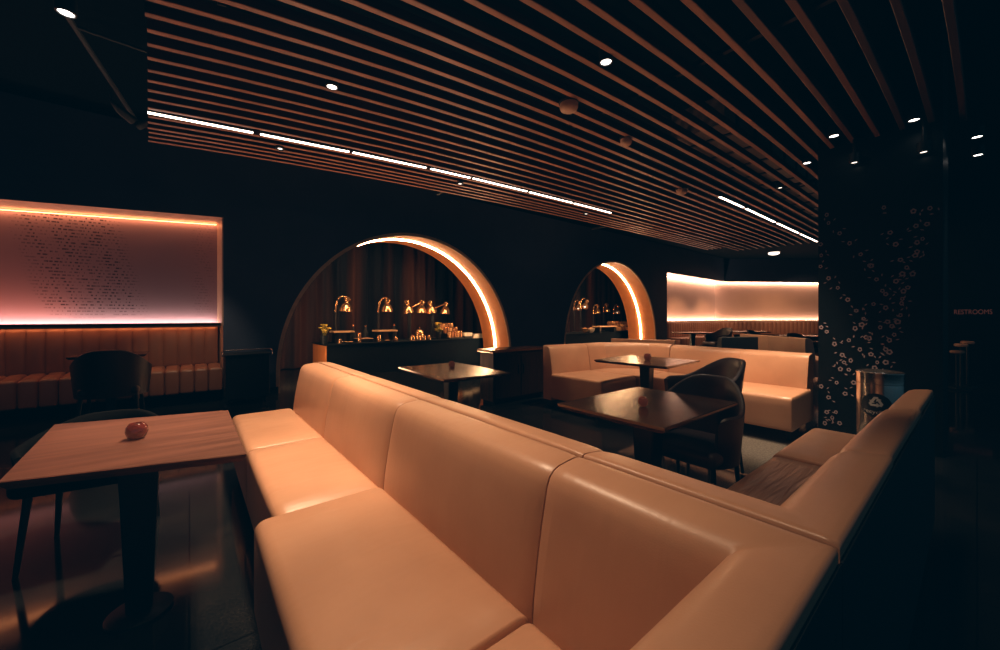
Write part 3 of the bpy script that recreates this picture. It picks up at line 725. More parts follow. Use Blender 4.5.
# ------------------------------------------------------------------ tables
def table_proto(name, label, cat, sx, sy, h, mat, loc, rz=0, thick=.034, ped=.05, base=.22, square=True, grp=None, corners=None):
    t = thing(name, label, cat, loc, rz, grp)
    bm = bmesh.new()
    lo, hi = h-thick, h
    # slab with an undercut edge
    e = .018
    if corners:
        cx = sum(p[0] for p in corners)/4; cy = sum(p[1] for p in corners)/4
        ring = lambda g, z: [bm.verts.new((p[0]-loc[0]+(cx-p[0])*g*3, p[1]-loc[1]+(cy-p[1])*g*3, z)) for p in corners]
    else: ring = lambda g, z: [bm.verts.new(p) for p in ((-sx/2+g, -sy/2+g, z), (sx/2-g, -sy/2+g, z), (sx/2-g, sy/2-g, z), (-sx/2+g, sy/2-g, z))]
    r = [ring(e, lo), ring(.002, lo+thick*.55), ring(0, hi-.003), ring(.003, hi)]
    for a, b in zip(r, r[1:]):
        for k in range(4): bm.faces.new((a[k], a[(k+1) % 4], b[(k+1) % 4], b[k]))
    bm.faces.new(r[0][::-1]); bm.faces.new(r[-1])
    finish('tabletop', bm, mat, t, False)
    bm = bmesh.new()
    a, b = ped*.72, ped*1.15
    v0 = [bm.verts.new((x*a, y*a, .02)) for x, y in ((-1,-1),(1,-1),(1,1),(-1,1))]; v1 = [bm.verts.new((x*b, y*b, lo-.01)) for x, y in ((-1,-1),(1,-1),(1,1),(-1,1))]
    for k in range(4): bm.faces.new((v0[k], v0[(k+1) % 4], v1[(k+1) % 4], v1[k]))
    bm.faces.new(v0[::-1]); bm.faces.new(v1)
    bmesh.ops.bevel(bm, geom=list(bm.edges), offset=.006, segments=2, affect='EDGES')
    finish('pedestal', bm, 'black_metal', t)
    finish('base_plate', (lambda q: (lathe(q, [(0, 0), (base, 0), (base, .01), (base*.9, .018), (0, .022)], 32), q)[1])(bmesh.new()), 'black_metal', t)
    finish('mounting_plate', (lambda q: (box(q, -sx*.28, sx*.28, -sy*.28, sy*.28, lo-.012, lo+.001), q)[1])(bmesh.new()), 'black_metal', t, False)
    return t
table_proto('pedestal_table', 'brown wooden table at the front left with a dark red votive on it', 'table', .66, .84, .74, 'wood_table', (-.163, 2.225, 0), 0, .034, .056, .11, corners=((-.462, 1.90), (.166, 1.715), (.166, 2.58), (-.50, 2.755)))
table_proto('pedestal_table', 'dark polished table in mid room with a black chair at its right', 'table', .86, .66, .74, 'wood_dark', (2.125, 1.23, 0), 0, .034, .06)
table_proto('pedestal_table', 'dark glossy table in front of the big arch, golden reflections on its top', 'table', .68, 1.0, .74, 'wood_dark', (1.98, 3.21, 0), R(-3), .03, .05)
table_proto('pedestal_table', 'dark pedestal table standing inside the corner booth', 'table', .86, .88, .74, 'wood_dark', (4.22, 2.46, 0), R(3), .03, .055)
table_proto('pedestal_table', 'small dark table at the channel-tufted banquette, behind the round-backed chair', 'table', .66, .52, .80, 'wood_dark', (-.74, 6.62, 0), 0, .03, .05)
table_proto('pedestal_table', 'thin dark table in the far niche, leftmost under the peach wall', 'table', 1.0, .9, .76, 'wood_dark', (12.6, 5.75, 0), R(-38), .04, .06)
table_proto('pedestal_table', 'thin dark table in the middle of the far niche', 'table', .95, .9, .78, 'wood_dark', (14.3, 4.75, 0), R(-38), .04, .06)
table_proto('pedestal_table', 'thin dark table at the right end of the far niche beside the pillar', 'table', 1.1, .9, .74, 'wood_dark', (13.2, 2.95, 0), R(-38), .04, .06)

# ------------------------------------------------------------------ tub chairs (front is local -y)
def tub_chair(label, loc, rz, mat='black_leather', h=.84, arm=.66):
    t = thing('tub_chair', label, 'chair', loc, rz)
    bm = bmesh.new(); rbox(bm, -.235, .235, -.27, .22, .385, .475, .035, .014, 6, fn=lambda p: (p.x*(1-.10*max(0, p.y/.22)), p.y, p.z))
    finish('seat', bm, mat, t, True, 60)
    bm = bmesh.new(); n = 40; T = R(128); cols = []
    for k in range(n+1):
        a = -T + 2*T*k/n                      # 0 = middle of the back
        f = abs(a)/T
        sm = .5+.5*math.cos(min(1, max(0, (f-.12)/.62))*PI)
        top = arm + (h-arm)*sm
        if f > .93: top -= (f-.93)/.07*.02
        col = []
        for j in range(9):
            v = j/8; z = .37+(top-.37)*v
            flare = 1 + .10*v
            rx, ry = .268*flare, .262*(flare + .16*v*sm)
            x, y = rx*math.sin(a), ry*math.cos(a)
            if y < 0: y *= 1.08
            col.append((x, y, z))
        # outer up, over, inner down
        ring = []
        for (x, y, z) in col: ring.append((x, y, z))
        l = math.hypot(col[-1][0], col[-1][1])
        th = .032
        for q, dz in ((.25, .008), (.5, .011), (.75, .008)):
            ring.append((col[-1][0]*(1-th*q/l), col[-1][1]*(1-th*q/l), col[-1][2]+dz))
        for (x, y, z) in col[::-1]:
            l = math.hypot(x, y); ring.append((x*(1-th/l), y*(1-th/l), z))
        cols.append([bm.verts.new(p) for p in ring])
    m_ = len(cols[0])
    for a, b in zip(cols, cols[1:]):
        for k in range(m_): bm.faces.new((a[k], a[(k+1) % m_], b[(k+1) % m_], b[k]))
    bm.faces.new(cols[0]); bm.faces.new(cols[-1][::-1])
    finish('shell', bm, mat, t, True, 50)
    for sx, sy in ((-1, -1), (1, -1), (-1, 1), (1, 1)):
        bm = bmesh.new(); tube(bm, [(sx*.19, sy*.17, .40), (sx*.22, sy*.21, 0)], [.017, .011], 10); finish('leg', bm, 'black_metal', t)
    return t
c0 = tub_chair('black leather tub chair tucked at the right corner of the mid-room dark table', (2.52, 1.14, 0), R(-90))
c0.scale = (.94, .94, 1)
another(c0, 'black tub chair behind the mid-room chair, turned towards the corner booth', (3.42, 1.50, 0), R(-129), (1.08, 1.05, 1.05))
another(c0, 'round-backed black chair in silhouette before the left channel-tufted banquette', (-.66, 6.02, 0), R(178), (1.1, 1.05, 1.06))
another(c0, 'brown-black chair at the leftmost table of the far niche', (12.0, 4.75, 0), R(-120), (1.25, 1.15, 1.1))
another(c0, 'dark chair at the middle table of the far niche', (13.4, 4.1, 0), R(-10), (1.1, 1.1, 1.0))
another(c0, 'dark chair at the right end table of the far niche', (12.05, 2.75, 0), R(-30), (1.1, 1.1, .98))
tub_chair('matt black chair in the dark behind the front left wooden table', (-.40, 3.06, 0), R(-8), 'shadow_black', .66, .58)

# ------------------------------------------------------------------ votives
def votive(label, loc, r=.036):
    t = thing('votive_candle', label, 'candle holder', loc, random.random()*3, 'red glass votives')
    k = r/.036
    bm = bmesh.new(); lathe(bm, [(0, 0), (.020*k, 0), (.030*k, .010*k), (.036*k, .028*k), (.034*k, .046*k), (.026*k, .058*k), (.023*k, .062*k), (.021*k, .058*k), (.028*k, .044*k), (.030*k, .028*k), (.02*k, .012*k), (0, .010*k)], 28)
    finish('glass_bowl', bm, 'votive', t)
    bm = bmesh.new(); lathe(bm, [(0, .012*k), (.016*k, .012*k), (.016*k, .028*k), (0, .028*k)], 16); finish('wax', bm, 'white', t)
    bm = bmesh.new(); lathe(bm, [(0, .028*k), (.004*k, .032*k), (.003*k, .04*k), (0, .048*k)], 10); finish('flame', bm, 'candle', t)
votive('dark red pressed-glass votive on the front left wooden table', (-.172, 2.215, .741), .037)
votive('red glass votive on the mid-room dark table', (2.02, 1.20, .741), .030)
votive('red votive on the corner booth\'s table, left of its middle', (4.20, 2.44, .741), .045)
votive('red votive on the table in front of the big arch', (2.08, 3.36, .741), .034)

# ------------------------------------------------------------------ sideboard, cart, bin
sb = thing('sideboard', 'dark brown wooden sideboard between the two arches, beside the corner booth', 'sideboard', (3.82, 4.42, 0))
finish('carcass', bbox_bevel(-.50, .50, -.16, .16, .05, .74, .004), 'wood_side', sb, False)
finish('top', bbox_bevel(-.54, .52, -.19, .18, .745, .785, .006), 'wood_dark', sb, False)
for x in (-.25, .25):
    d = finish('door', bbox_bevel(x-.235, x+.235, -.178, -.161, .09, .72, .004), 'wood_side', sb, False)
    finish('handle', bbox_bevel(x-.006+(.2 if x < 0 else -.2), x+.006+(.2 if x < 0 else -.2), -.198, -.179, .42, .56, .003), 'black_metal', d, False)
finish('plinth', bbox_bevel(-.46, .46, -.14, .14, 0, .05, .003), 'plinth', sb, False)

ct = thing('service_cart', 'dark navy service cart with a steel rail, against the wall left of the big arch', 'cart', (.66, 6.72, 0))
finish('cabinet', bbox_bevel(-.27, .26, -.17, .25, .09, .70, .008), 'dark_box', ct, False)
finish('top', bbox_bevel(-.29, .28, -.19, .27, .70, .72, .004), 'dark_box', ct, False)
bm = bmesh.new(); tube(bm, [(-.31, -.19, .70), (-.31, -.19, .765), (-.29, -.19, .785), (.27, -.19, .785), (.29, -.19, .765), (.29, -.19, .70)], .009, 10); finish('rail', bm, 'chrome', ct)
for x in (-.2, .2):
    for y in (-.1, .18):
        bm = bmesh.new(); tube(bm, [(x-.015, y, .045), (x+.015, y, .045)], .045, 16); finish('caster', bm, 'black_metal', ct)

BIN = (4.27, .485)
rb = thing('recycling_bin', 'round polished steel recycling bin with a black round recycling sticker, in front of the pillar', 'bin', (*BIN, 0))
bm = bmesh.new(); lathe(bm, [(0, .01), (.133, .01), (.138, .03), (.138, .725), (0, .725)], 48); finish('body', bm, 'chrome', rb)
bm = bmesh.new(); lathe(bm, [(.135, .727), (.139, .729), (.140, .80), (.143, .806), (.143, .815), (.132, .822), (.085, .80), (.08, .76), (.0, .76)], 48); finish('lid', bm, 'chrome', rb)
bm = bmesh.new(); lathe(bm, [(0, 0), (.136, 0), (.136, .02), (0, .02)], 40); finish('foot_ring', bm, 'black_metal', rb)
# sticker wrapped on the cylinder, facing the room's entrance
azi = math.atan2(-BIN[1], -BIN[0]) - .16
def wrap(u, v, r): a = azi + u/.138; return (r*math.cos(a), r*math.sin(a), v)
ZC = .565
bm = bmesh.new(); n = 40
cv = bm.verts.new(wrap(0, ZC, .1405)); rg = [[bm.verts.new(wrap(.092*f*math.cos(2*PI*k/n), ZC+.092*f*math.sin(2*PI*k/n), .1405)) for k in range(n)] for f in (.25, .5, .75, 1)]
for k in range(n):
    bm.faces.new((cv, rg[0][k], rg[0][(k+1) % n]))
    for a, b in zip(rg, rg[1:]): bm.faces.new((a[k], b[k], b[(k+1) % n], a[(k+1) % n]))
stk = finish('sticker', bm, 'sticker', rb); stk['label'] = 'black round sticker with white recycling arrows'
bm = bmesh.new()
def poly(pts):
    bm.faces.new([bm.verts.new(wrap(u, ZC+.025+v, .1418)) for u, v in pts])
for k in range(3):
    a = k*2*PI/3
    rot = lambda p: (p[0]*math.cos(a)-p[1]*math.sin(a), p[0]*math.sin(a)+p[1]*math.cos(a))
    # one bent arrow along a triangle's side
    poly([rot(p) for p in ((-.030, -.030), (.004, -.030), (.004, -.014), (-.022, -.014))])
    poly([rot(p) for p in ((.004, -.040), (.026, -.022), (.004, -.004))])
    poly([rot(p) for p in ((-.030, -.030), (-.022, -.014), (-.030, -.002), (-.043, -.010))])
finish('recycling_arrows', bm, 'stickerwhite', stk, False)
def text_mesh(body, size):
    cu = bpy.data.curves.new('t', 'FONT'); cu.body = body; cu.size = size; cu.align_x = 'CENTER'; cu.align_y = 'CENTER'
    ob = bpy.data.objects.new('t', cu); C.objects.link(ob)
    dg = bpy.context.evaluated_depsgraph_get(); dg.update()
    me = bpy.data.meshes.new_from_object(ob.evaluated_get(dg))
    bm = bmesh.new(); bm.from_mesh(me)
    bpy.data.objects.remove(ob); bpy.data.curves.remove(cu); bpy.data.meshes.remove(me)
    return bm
bm = text_mesh('recycling', .040)
for v in bm.verts: v.co = Vector(wrap(v.co.x*1.08, ZC-.052+v.co.y-3.0*v.co.x*v.co.x*-1*.6, .1418))
finish('lettering', bm, 'stickerwhite', stk, False)

# RESTROOMS sign, on the far right wall
bm = text_mesh('RESTROOMS', .20)
wd = max(v.co.x for v in bm.verts)-min(v.co.x for v in bm.verts); ht = max(v.co.y for v in bm.verts)-min(v.co.y for v in bm.verts)
bm.transform(Matrix.Translation((11.88, .055, 1.345)) @ Matrix.Rotation(R(-90), 4, 'Z') @ Matrix.Rotation(R(90), 4, 'X') @ Matrix.Diagonal((.47/wd, .09/ht, 1, 1)))
tag(finish('restroom_sign', bm, 'signred', None, False), 'dim red RESTROOMS lettering on the dark wall right of the pillar', 'sign')
# dim stools lit by a warm lamp in front of that wall
st = None
for k, (x, y, z) in enumerate(((11.0, .11, .80), (10.6, .177, .765), (10.08, .211, .676))):
    lab = ('%s tan-topped stool in the dark right of the pillar' % ['tallest and farthest', 'middle', 'lowest and nearest'][k])
    t = thing('bar_stool', lab, 'stool', (x, y, 0), 0, 'dim stools right of the pillar')
    bm = bmesh.new(); lathe(bm, [(0, z-.04), (.07, z-.04), (.085, z-.025), (.085, z), (.07, z+.012), (0, z+.015)], 24); finish('seat', bm, 'tan', t)
    bm = bmesh.new(); lathe(bm, [(0, 0), (.15, 0), (.15, .012), (.02, .03), (.018, z-.05), (0, z-.05)], 20); finish('stem', bm, 'black_metal', t)
# ------------------------------------------------------------------ buffet behind the arches
CT = .68
t = thing('buffet_counter', 'long dark buffet counter seen through the big arch, its left end lit orange', 'counter', (2.2, 8.45, 0))
finish('carcass', bbox_bevel(0.012, 4.3, 0, 1.05, 0, CT-.03, .005), 'counter', t, False)
finish('end_panel', bbox_bevel(-.012, .012, 0, 1.05, 0, CT-.03, .003), 'arch', t, False)  # orange light on the left end put into this panel's colour
finish('countertop', bbox_bevel(-.03, 4.32, -.03, 1.07, CT-.03, CT, .005), 'counter', t, False)
t2 = thing('buffet_counter', 'dark buffet counter seen through the small arch', 'counter', (9.35, 8.7, 0))
finish('carcass', bbox_bevel(0, 3.8, 0, 1.0, 0, CT-.03, .005), 'counter', t2, False)
finish('countertop', bbox_bevel(-.04, 3.84, -.03, 1.02, CT-.03, CT, .005), 'counter', t2, False)

def on_y(px, y):
    a = (px-500)/FX; d = y/(FV[1]-math.sin(R(38.9))*a)
    return (FV[0]+RV[0]*a)*d, d
SHADE = [(.012, .34), (.05, .335), (.075, .30), (.07, .26), (.045, .215), (.05, .195), (.09, .16), (.125, .09), (.14, .02), (.145, 0), (.135, 0), (.115, .085), (.08, .15), (.0, .18)]
def heat_lamp(label, x, y, zb, heads, arm_from, grp):
    """heads: list of (dx, tilt, z of the shade's rim); post stands at x + arm_from"""
    t = thing('heat_lamp', label, 'lamp', (x, y, CT), 0, grp)
    bm = bmesh.new(); lathe(bm, [(0, 0), (.11, 0), (.11, .015), (.02, .03), (0, .03)], 24, (arm_from, 0, 0)); finish('base', bm, 'black_metal', t)
    bm = bmesh.new(); tube(bm, [(arm_from, 0, .02), (arm_from, 0, zb)], .022 if len(heads) == 1 else .05, 14); finish('post', bm, 'black_metal', t)
    for dx_, tilt, zr in heads:
        bm = bmesh.new(); pts = []
        p0 = Vector((arm_from, 0, zb)); p2 = Vector((dx_, 0, zr+.34)); p1 = Vector((arm_from, 0, zr+.40)) if abs(dx_-arm_from) > .1 else Vector((dx_-.22, 0, zr+.2))
        if len(heads) == 2: p1 = (p0+p2)/2; p0.z = zr+.12; p2.z = zr+.27
        for i in range(13):
            s_ = i/12; pts.append(p0*(1-s_)**2 + p1*2*s_*(1-s_) + p2*s_*s_)
        tube(bm, pts, .020, 10); a = finish('arm', bm, 'brass', t)
        bm = bmesh.new(); lathe(bm, SHADE, 28)
        bm.transform(Matrix.Translation((dx_, 0, zr)) @ Matrix.Rotation(tilt, 4, 'Y')); finish('shade', bm, 'brass', t)
        bm = bmesh.new(); lathe(bm, [(0, .12), (.03, .10), (.045, .06), (.03, .03), (0, .02)], 16)
        bm.transform(Matrix.Translation((dx_, 0, zr)) @ Matrix.Rotation(tilt, 4, 'Y')); finish('bulb', bm, 'lens_dim', t)
LY = 9.2
x, _ = on_y(345.5, LY); heat_lamp('tall copper heat lamp with curved arm, leftmost on the big buffet', x, LY, .68, [(0, .12, .70)], -.22, 'copper heat lamps on the buffet')
x, _ = on_y(387, LY); heat_lamp('tall copper heat lamp with curved arm, second from the left on the big arch\'s buffet', x, LY, .68, [(0, .05, .70)], -.22, 'copper heat lamps on the buffet')
xa, _ = on_y(408.5, LY); xb, _ = on_y(421, LY); heat_lamp('twin-headed copper heat lamp, third stand from the left on the big arch\'s buffet', xa, LY, .72, [(0, -.2, .68), (xb-xa, .1, .68)], 0.02, 'copper heat lamps on the buffet')
xa, _ = on_y(431.5, LY); xb, _ = on_y(445, LY); heat_lamp('twin-headed copper heat lamp, rightmost on the big arch\'s buffet', xa, LY, .72, [(0, -.2, .68), (xb-xa, .1, .66)], 0.02, 'copper heat lamps on the buffet')
L2 = 9.55
for px, tl, lab, h_ in ((578, .35, 'leftmost on the small arch\'s buffet', .86), (584.5, .5, 'second from left on the small arch\'s buffet', .92), (597, .1, 'middle one on the small arch\'s buffet', .72), (607, -.1, 'fourth from left on the small arch\'s buffet', .78), (617, .3, 'rightmost on the small arch\'s buffet', .74)):
    L2_ = L2 - (.30 if px == 584.5 else 0); x, _ = on_y(px, L2_); heat_lamp('copper heat lamp, ' + lab, x, L2_, h_-.04, [(0, tl, h_)], -.24, 'copper heat lamps on the far buffet')

def obj_on(px, y): return on_y(px, y)[0]
def riser(label, px0, px1, y):
    xa, xb = obj_on(px0, y), obj_on(px1, y)
    t = thing('serving_riser', label, 'serving stand', ((xa+xb)/2, y, CT), 0, 'serving risers on the buffet'); w = (xb-xa)/2
    finish('board', bbox_bevel(-w, w, -.16, .16, .225, .26, .006), 'board', t, False)
    for sx in (-1, 1):
        finish('leg', bbox_bevel(sx*w*.7-.03, sx*w*.7+.03, -.12, .12, 0, .226, .004), 'black_metal', t, False)
riser('wooden serving board on black legs under the leftmost heat lamp', 331.5, 352.5, 8.88)
riser('wooden serving board on black legs under the second heat lamp', 374.5, 395, 8.88)
def flowers(label, px, y, h=.30, pot=.09):
    t = thing('flower_pot', label, 'potted flowers', (obj_on(px, y), y, CT), 0)
    bm = bmesh.new(); lathe(bm, [(0, 0), (pot*.7, 0), (pot, h*.5), (pot*.9, h*.5), (pot*.8, h*.44), (0, h*.44)], 20); finish('pot', bm, 'dark_box', t)
    bm = bmesh.new(); b2 = bmesh.new()
    for k in range(16):
        a = random.random()*6.28; r_ = random.random()*pot*1.2; z = h*.62+random.random()*h*.5
        tube(b2, [(0, 0, h*.4), (r_*.6*math.cos(a), r_*.6*math.sin(a), z*.8), (r_*math.cos(a), r_*math.sin(a), z)], .006, 5)
        c = Vector((r_*math.cos(a), r_*math.sin(a), z))
        for q in range(6):
            aa = q*PI/3+a; p = c+Vector((.045*math.cos(aa), .045*math.sin(aa), .012)); l = Vector((-.018*math.sin(aa), .018*math.cos(aa), .012))
            bm.faces.new([bm.verts.new(v) for v in (c, c+(p-c)*.6+l, p, c+(p-c)*.6-l)])
    finish('blossoms', bm, 'yellow', t, False); finish('stems', b2, 'leafy', t)
flowers('dark pot of yellow flowers at the left end of the big arch\'s buffet', 324.5, 8.62, .36, .085)
flowers('small pot of yellow flowers right of the lamps on the big arch\'s buffet', 438.5, 8.72, .38, .08)

def bottle(label, px, y, h, r_, mat, grp, cap='brass'):
    t = thing('bottle', label, 'bottle', (obj_on(px, y), y, CT), 0, grp)
    bm = bmesh.new(); lathe(bm, [(0, 0), (r_, 0), (r_, h*.55), (r_*.4, h*.72), (r_*.35, h*.9), (0, h*.9)], 16); finish('glass', bm, mat, t)
    bm = bmesh.new(); lathe(bm, [(0, h*.88), (r_*.42, h*.88), (r_*.42, h), (0, h)], 12); finish('cap', bm, cap, t)
for k, (px, h) in enumerate(((353.2, .40), (365.5, .38), (394, .40))):
    bottle('dark bottle with copper cap, %s of three between the boards on the big arch\'s buffet' % ['leftmost', 'middle', 'rightmost'][k], px, 9.12, h, .06, 'dark_box', 'copper-capped bottles on the buffet')
for k, (px, h) in enumerate(((340, .10), (379, .16), (359.5, .22), (396, .10), (429, .12))):
    t = thing('tea_light', 'small copper tea light cup, %s from the left along the big arch\'s buffet edge' % ordinal(k), 'candle holder', (obj_on(px, 8.55), 8.55, CT), 0, 'tea lights on the buffet')
    bm = bmesh.new(); lathe(bm, [(0, 0), (.035, 0), (.045, h*.5), (.03, h), (.026, h), (.036, h*.5), (0, .02)], 16); finish('cup', bm, 'brass', t)
    bm = bmesh.new(); lathe(bm, [(0, .02), (.02, .02), (.02, h*.6), (0, h*.7)], 12); finish('candle', bm, 'lens_dim' if k == 2 else 'white', t)
def platter(label, px, y, w, food='bread'):
    t = thing('food_platter', label, 'platter', (obj_on(px, y), y, CT), 0, 'platters on the buffet')
    bm = bmesh.new(); lathe(bm, [(0, 0), (w*.8, 0), (w, .03), (w*.97, .035), (w*.78, .012), (0, .012)], 28); finish('dish', bm, 'dark_box', t)
    bm = bmesh.new()
    for k in range(9):
        a = random.random()*6.28; r_ = w*.55*math.sqrt(random.random()); s_ = w*.22
        rbox(bm, r_*math.cos(a)-s_, r_*math.cos(a)+s_, r_*math.sin(a)-s_*.7, r_*math.sin(a)+s_*.7, .012, .012+s_*.9, s_*.4, 0, 2)
    o = finish('food', bm, food, t)
platter('low platter of bread slices between the left board and the tray', 349, 8.59, .12)
platter('low platter of pastries right of the second serving board', 388, 8.58, .12)
tr = thing('serving_tray', 'low black serving tray between the two boards on the big arch\'s buffet', 'tray', (obj_on(363.5, 8.88), 8.88, CT))
finish('tray_body', bbox_bevel(-.17, .17, -.15, .15, 0, .07, .01), 'black_metal', tr, False); finish('rim', bbox_bevel(-.18, .18, -.16, .16, .07, .082, .003), 'fixture', tr, False)
def canister(label, px, y, h, r_, grp):
    t = thing('canister', label, 'canister', (obj_on(px, y), y, CT), 0, grp)
    bm = bmesh.new(); lathe(bm, [(0, 0), (r_, 0), (r_, h), (r_*.94, h+.005), (0, h)], 24); finish('body', bm, 'brass', t)
    bm = bmesh.new(); lathe(bm, [(0, h), (r_*.9, h), (r_*.85, h+.015), (.015, h+.02), (.02, h+.045), (0, h+.05)], 24); finish('lid', bm, 'brass', t)
for k, px in enumerate((412.5, 418.5, 423.5)):
    canister('copper canister with a lid, %s of three beside the third heat lamp' % ['left', 'middle', 'right'][k], px, 8.58, .10, .062, 'copper canisters on the buffet')
cl = thing('food_cloche', 'copper domed food cover with a knob, behind the copper canisters', 'food cover', (obj_on(419.5, 8.85), 8.85, CT))
bm = bmesh.new(); lathe(bm, [(.115, .10), (.115, .16), (.10, .21), (.06, .25), (.012, .265), (.02, .30), (0, .31)], 28); finish('dome', bm, 'brass', cl)
bm = bmesh.new(); lathe(bm, [(0, 0), (.10, 0), (.12, .10), (0, .10)], 28); finish('base', bm, 'black_metal', cl)
def tilt_jar(label, x, y, z, rot, mat, grp, r_=.075):
    t = thing('glass_jar', label, 'jar', (x, y, z), 0, grp); t.rotation_euler = rot
    bm = bmesh.new(); lathe(bm, [(0, 0), (r_, 0), (r_*1.05, .03), (r_*1.05, .11), (r_*.8, .14), (r_*.8, .15), (r_*.7, .15), (r_*.9, .10), (0, .02)], 20); finish('jar_body', bm, mat, t)
    bm = bmesh.new(); lathe(bm, [(r_*.82, .142), (r_*.86, .142), (r_*.86, .165), (0, .17), (0, .155), (r_*.7, .15)], 20); finish('rim', bm, 'brass', t)
def stepped_rack(label, px0, px1, y, n, sx, steps, jr, who, grp):
    xa, xb = obj_on(px0, y), obj_on(px1, y); w = (xb-xa)/2; cx = (xa+xb)/2
    rk = thing('jar_rack', label, 'rack', (cx, y, CT))
    for k, (yy, zz) in enumerate(steps):
        finish('shelf_step', bbox_bevel(-w, w, yy-.11, yy+.11, 0, zz, .004), 'dark_box', rk, False)
    for k, (yy, zz) in enumerate(steps):
        for i in range(n):
            tilt_jar('amber jar in %s, %s row, %s from the left' % (who, ['front', 'middle', 'back'][k], ordinal(i)), cx-w+(i+.5)*2*w/n, y+yy, CT+zz+.001, (0, 0, random.random()*3), 'amber' if (i+k) % 3 else 'bread', grp, min(jr, w/n*.92))
stepped_rack('stepped dark rack of amber jars on the big arch\'s buffet', 443.5, 457.5, 8.85, 5, 1, ((-.22, .04), (0, .14), (.22, .24)), .07, 'the big arch\'s jar rack', 'amber jars on the buffet')
stepped_rack('stepped dark rack of amber jars on the small arch\'s buffet', 612, 634, 9.06, 6, 1, ((-.22, .04), (0, .14), (.22, .24)), .09, 'the small arch\'s jar rack', 'amber jars on the far buffet')
ch = thing('chafing_dish', 'small pale chafing dish at the right end of the amber jars', 'chafing dish', (obj_on(466.5, 8.62), 8.62, CT))
finish('pan', bbox_bevel(-.13, .13, -.10, .10, .06, .15, .015), 'white', ch); finish('stand', bbox_bevel(-.12, .12, -.09, .09, 0, .06, .005), 'black_metal', ch, False)
for k in range(3):
    bm = bmesh.new(); rbox(bm, -.22+k*.01, .22-k*.012, -.14, .14, 0, .035, .014, 0, 3)
    o = finish('folded_napkin', bm, 'white', None, True, 40, (obj_on(477, 8.62), 8.62, CT+.036*k))
    tag(o, 'pale folded napkin, %s of the stack at the buffet\'s right end' % ['bottom', 'middle', 'top'][k], 'napkin', 'folded napkins on the buffet')
for k, px in enumerate((585, 591)):
    t = thing('serving_bowl', 'round pale bowl on the small arch\'s buffet, %s' % ['left of the two', 'right of the two'][k], 'bowl', (obj_on(px, 8.78), 8.78, CT), 0, 'bowls on the far buffet')
    bm = bmesh.new(); lathe(bm, [(0, 0), (.05, 0), (.12, .08), (.14, .16), (.13, .16), (.10, .08), (0, .03)], 24); finish('bowl_body', bm, 'white' if k else 'brass', t)
    bm = bmesh.new(); lathe(bm, [(0, .10), (.11, .12), (.06, .17), (0, .19)], 16); finish('contents', bm, 'bread', t)
tr = thing('serving_tray', 'long wooden tray on the small arch\'s buffet under the heat lamps', 'tray', (obj_on(600, 8.98), 8.75, CT))
finish('tray_body', bbox_bevel(-.55, .55, -.16, .16, .20, .235, .006), 'board', tr, False)
for sx in (-.45, .45): finish('leg', bbox_bevel(sx-.03, sx+.03, -.12, .12, 0, .2, .004), 'black_metal', tr, False)

# curtain behind the buffet
def curtain(label, x0, x1, y):
    bm = bmesh.new(); n = int((x1-x0)/.035); g = []
    for k in range(n+1):
        x = x0+(x1-x0)*k/n
        w = .07*math.sin(x*2*PI/.34)+.035*math.sin(x*2*PI/.19+1.3)+.03*math.sin(x*2*PI/.9)
        g.append([bm.verts.new((x+.01*math.sin(x*9+z), y+w*(.8+.2*z/3.9), z)) for z in (0.02, .8, 1.6, 2.4, 3.2, CZ-.1)])
    for a, b in zip(g, g[1:]):
        for j in range(5): bm.faces.new((a[j], b[j], b[j+1], a[j+1]))
    tag(finish('curtain', bm, 'curtain', None, True, 80), label, 'curtain', )
curtain('dark brown pleated curtain behind the big arch\'s buffet', .6, 8.2, 10.3)
curtain('dark brown pleated curtain behind the small arch\'s buffet', 8.3, 15.5, 10.3)

# ------------------------------------------------------------------ light
def spot(x, y, z, tx, ty, tz, e, ang=80, col=(1, .60, .32), size=.12, blend=.7):
    l = bpy.data.lights.new('spot_lamp', 'SPOT'); l.energy = e; l.color = col; l.spot_size = R(ang); l.spot_blend = blend; l.shadow_soft_size = size
    o = bpy.data.objects.new('spot_lamp', l); C.objects.link(o); o.location = (x, y, z)
    o.rotation_euler = (Vector((tx, ty, tz))-Vector((x, y, z))).to_track_quat('-Z', 'Y').to_euler()
    return o
def area(x, y, z, tx, ty, tz, e, sx, sy, col=(1, .6, .32)):
    l = bpy.data.lights.new('area_lamp', 'AREA'); l.shape = 'RECTANGLE'; l.size = sx; l.size_y = sy; l.energy = e; l.color = col
    o = bpy.data.objects.new('area_lamp', l); C.objects.link(o); o.location = (x, y, z)
    o.rotation_euler = (Vector((tx, ty, tz))-Vector((x, y, z))).to_track_quat('-Z', 'Y').to_euler()
    return o
WARM = (1, .68, .43)
spot(.62, 3.05, 2.95, .50, 2.98, .4, 390, 72, WARM)
spot(.60, 1.75, 2.95, .40, 1.60, .4, 160, 78, WARM)
spot(.70, .55, 2.95, .62, .55, .4, 45, 80, WARM)
spot(-.26, 2.28, 2.95, -.2, 2.22, .7, 42, 29, (1, .55, .36))
spot(4.55, 1.3, 2.95, 4.8, 1.35, .4, 420, 50, WARM)
spot(4.3, 2.9, 2.95, 4.5, 2.9, .4, 190, 75, WARM)
spot(2.7, .5, 2.95, 3.1, .6, .4, 45, 50, WARM)
spot(1.72, 1.5, 2.95, 1.82, 1.3, .74, 34, 26, (1, .52, .22))
spot(3.3, 1.5, 2.95, 3.6, 1.6, 0, 60, 60, (1, .8, .62))
spot(9.4, 2.6, 2.95, 9.2, 2.7, .5, 200, 80, WARM)
spot(6.2, 3.3, 2.95, 6.3, 3.6, .5, 150, 80, WARM)
spot(0, 5.7, 2.95, .1, 7.2, .45, 80, 40, WARM)
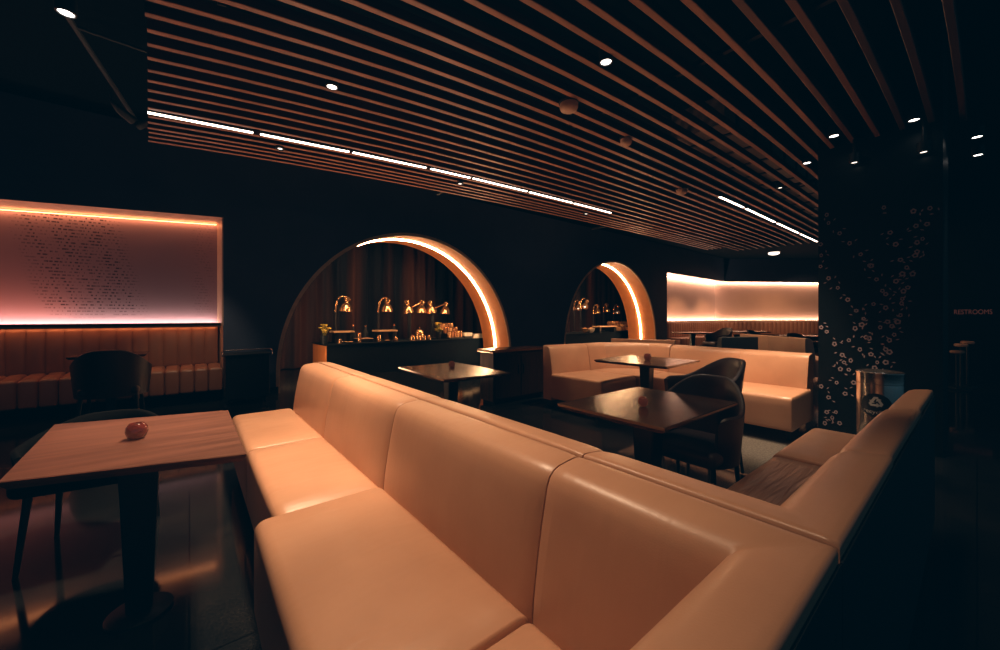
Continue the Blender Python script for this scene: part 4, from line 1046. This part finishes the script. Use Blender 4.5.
spot(-1.6, 5.6, 2.95, -1.5, 7.2, .55, 26, 46, (1, .5, .28))
spot(3.6, .9, 2.95, 4.3, .5, .6, 70, 50, WARM)
spot(9.5, .5, 2.95, 10.7, .15, .7, 16, 30, WARM)
spot(5.9, -.1, 2.93, 5.5, -.25, 0, 26, 60, (.85, .9, .82))
# added unseen spots aimed up from near the floor, brightening the slats
for x, y, e, tx, ty in ((1.25, 5.3, 95, 1.4, 4.2), (3.0, 5.2, 105, 3.2, 4.0), (6.9, 4.6, 110, 7.0, 4.3), (6.6, 2.2, 50, 7.6, 3.0), (-.1, 4.9, 30, .1, 4.2), (3.1, 2.9, 34, 3.0, 2.5)):
    spot(x, y, .25, tx, ty, 3, e, 125 if y > 4 else 82, (1, .54, .32), .1, 1)
spot(3.2, 8.0, 2.6, 3.0, 9.0, .9, 26, 80, (1, .6, .3)); spot(4.6, 8.0, 2.4, 4.9, 9.0, .9, 12, 80, (1, .6, .3))
spot(11.0, 8.0, 2.7, 11.2, 9.1, .9, 60, 80, (1, .6, .3))  # added spots inside both arches, brightening the buffet items
for x, y, tx, ty in ((14.6, 5.6, 15.2, 7.1), (17.2, 5.4, 17.6, 7.1), (17.8, 3.6, 20.0, 6.0), (18.2, 2.9, 21.6, 4.9)):
    spot(x, y, 2.9, tx, ty, .7, 170, 70, (1, .58, .30))
# heat lamps' glow over the buffets
for px in (346, 387, 415, 440):
    spot(obj_on(px, 8.9), 8.9, CT+1.1, obj_on(px, 8.8), 8.8, CT, 9, 110, (1, .55, .25), .06)
for px in (585, 600, 615):
    spot(obj_on(px, 9.0), 9.0, CT+1.2, obj_on(px, 8.9), 8.9, CT, 22, 110, (1, .55, .25), .06)
# teal ambient light from the world background
w = bpy.data.worlds.new('world'); sc.world = w; w.use_nodes = True
bg = w.node_tree.nodes['Background']; bg.inputs[0].default_value = (.20, .48, .66, 1); bg.inputs[1].default_value = .12
sc.view_settings.view_transform = 'Standard'
sc.view_settings.look = 'None'
sc.view_settings.exposure = 0; sc.view_settings.gamma = 1
vs = sc.view_settings; vs.use_curve_mapping = True; vs.curve_mapping.black_level = (0, -.0038, -.0068); vs.curve_mapping.update()
try:
    sc.cycles.use_denoising = True; sc.cycles.denoiser = 'OPENIMAGEDENOISE'
    sc.cycles.max_bounces = 6; sc.cycles.diffuse_bounces = 3; sc.cycles.sample_clamp_indirect = 4
except Exception: pass
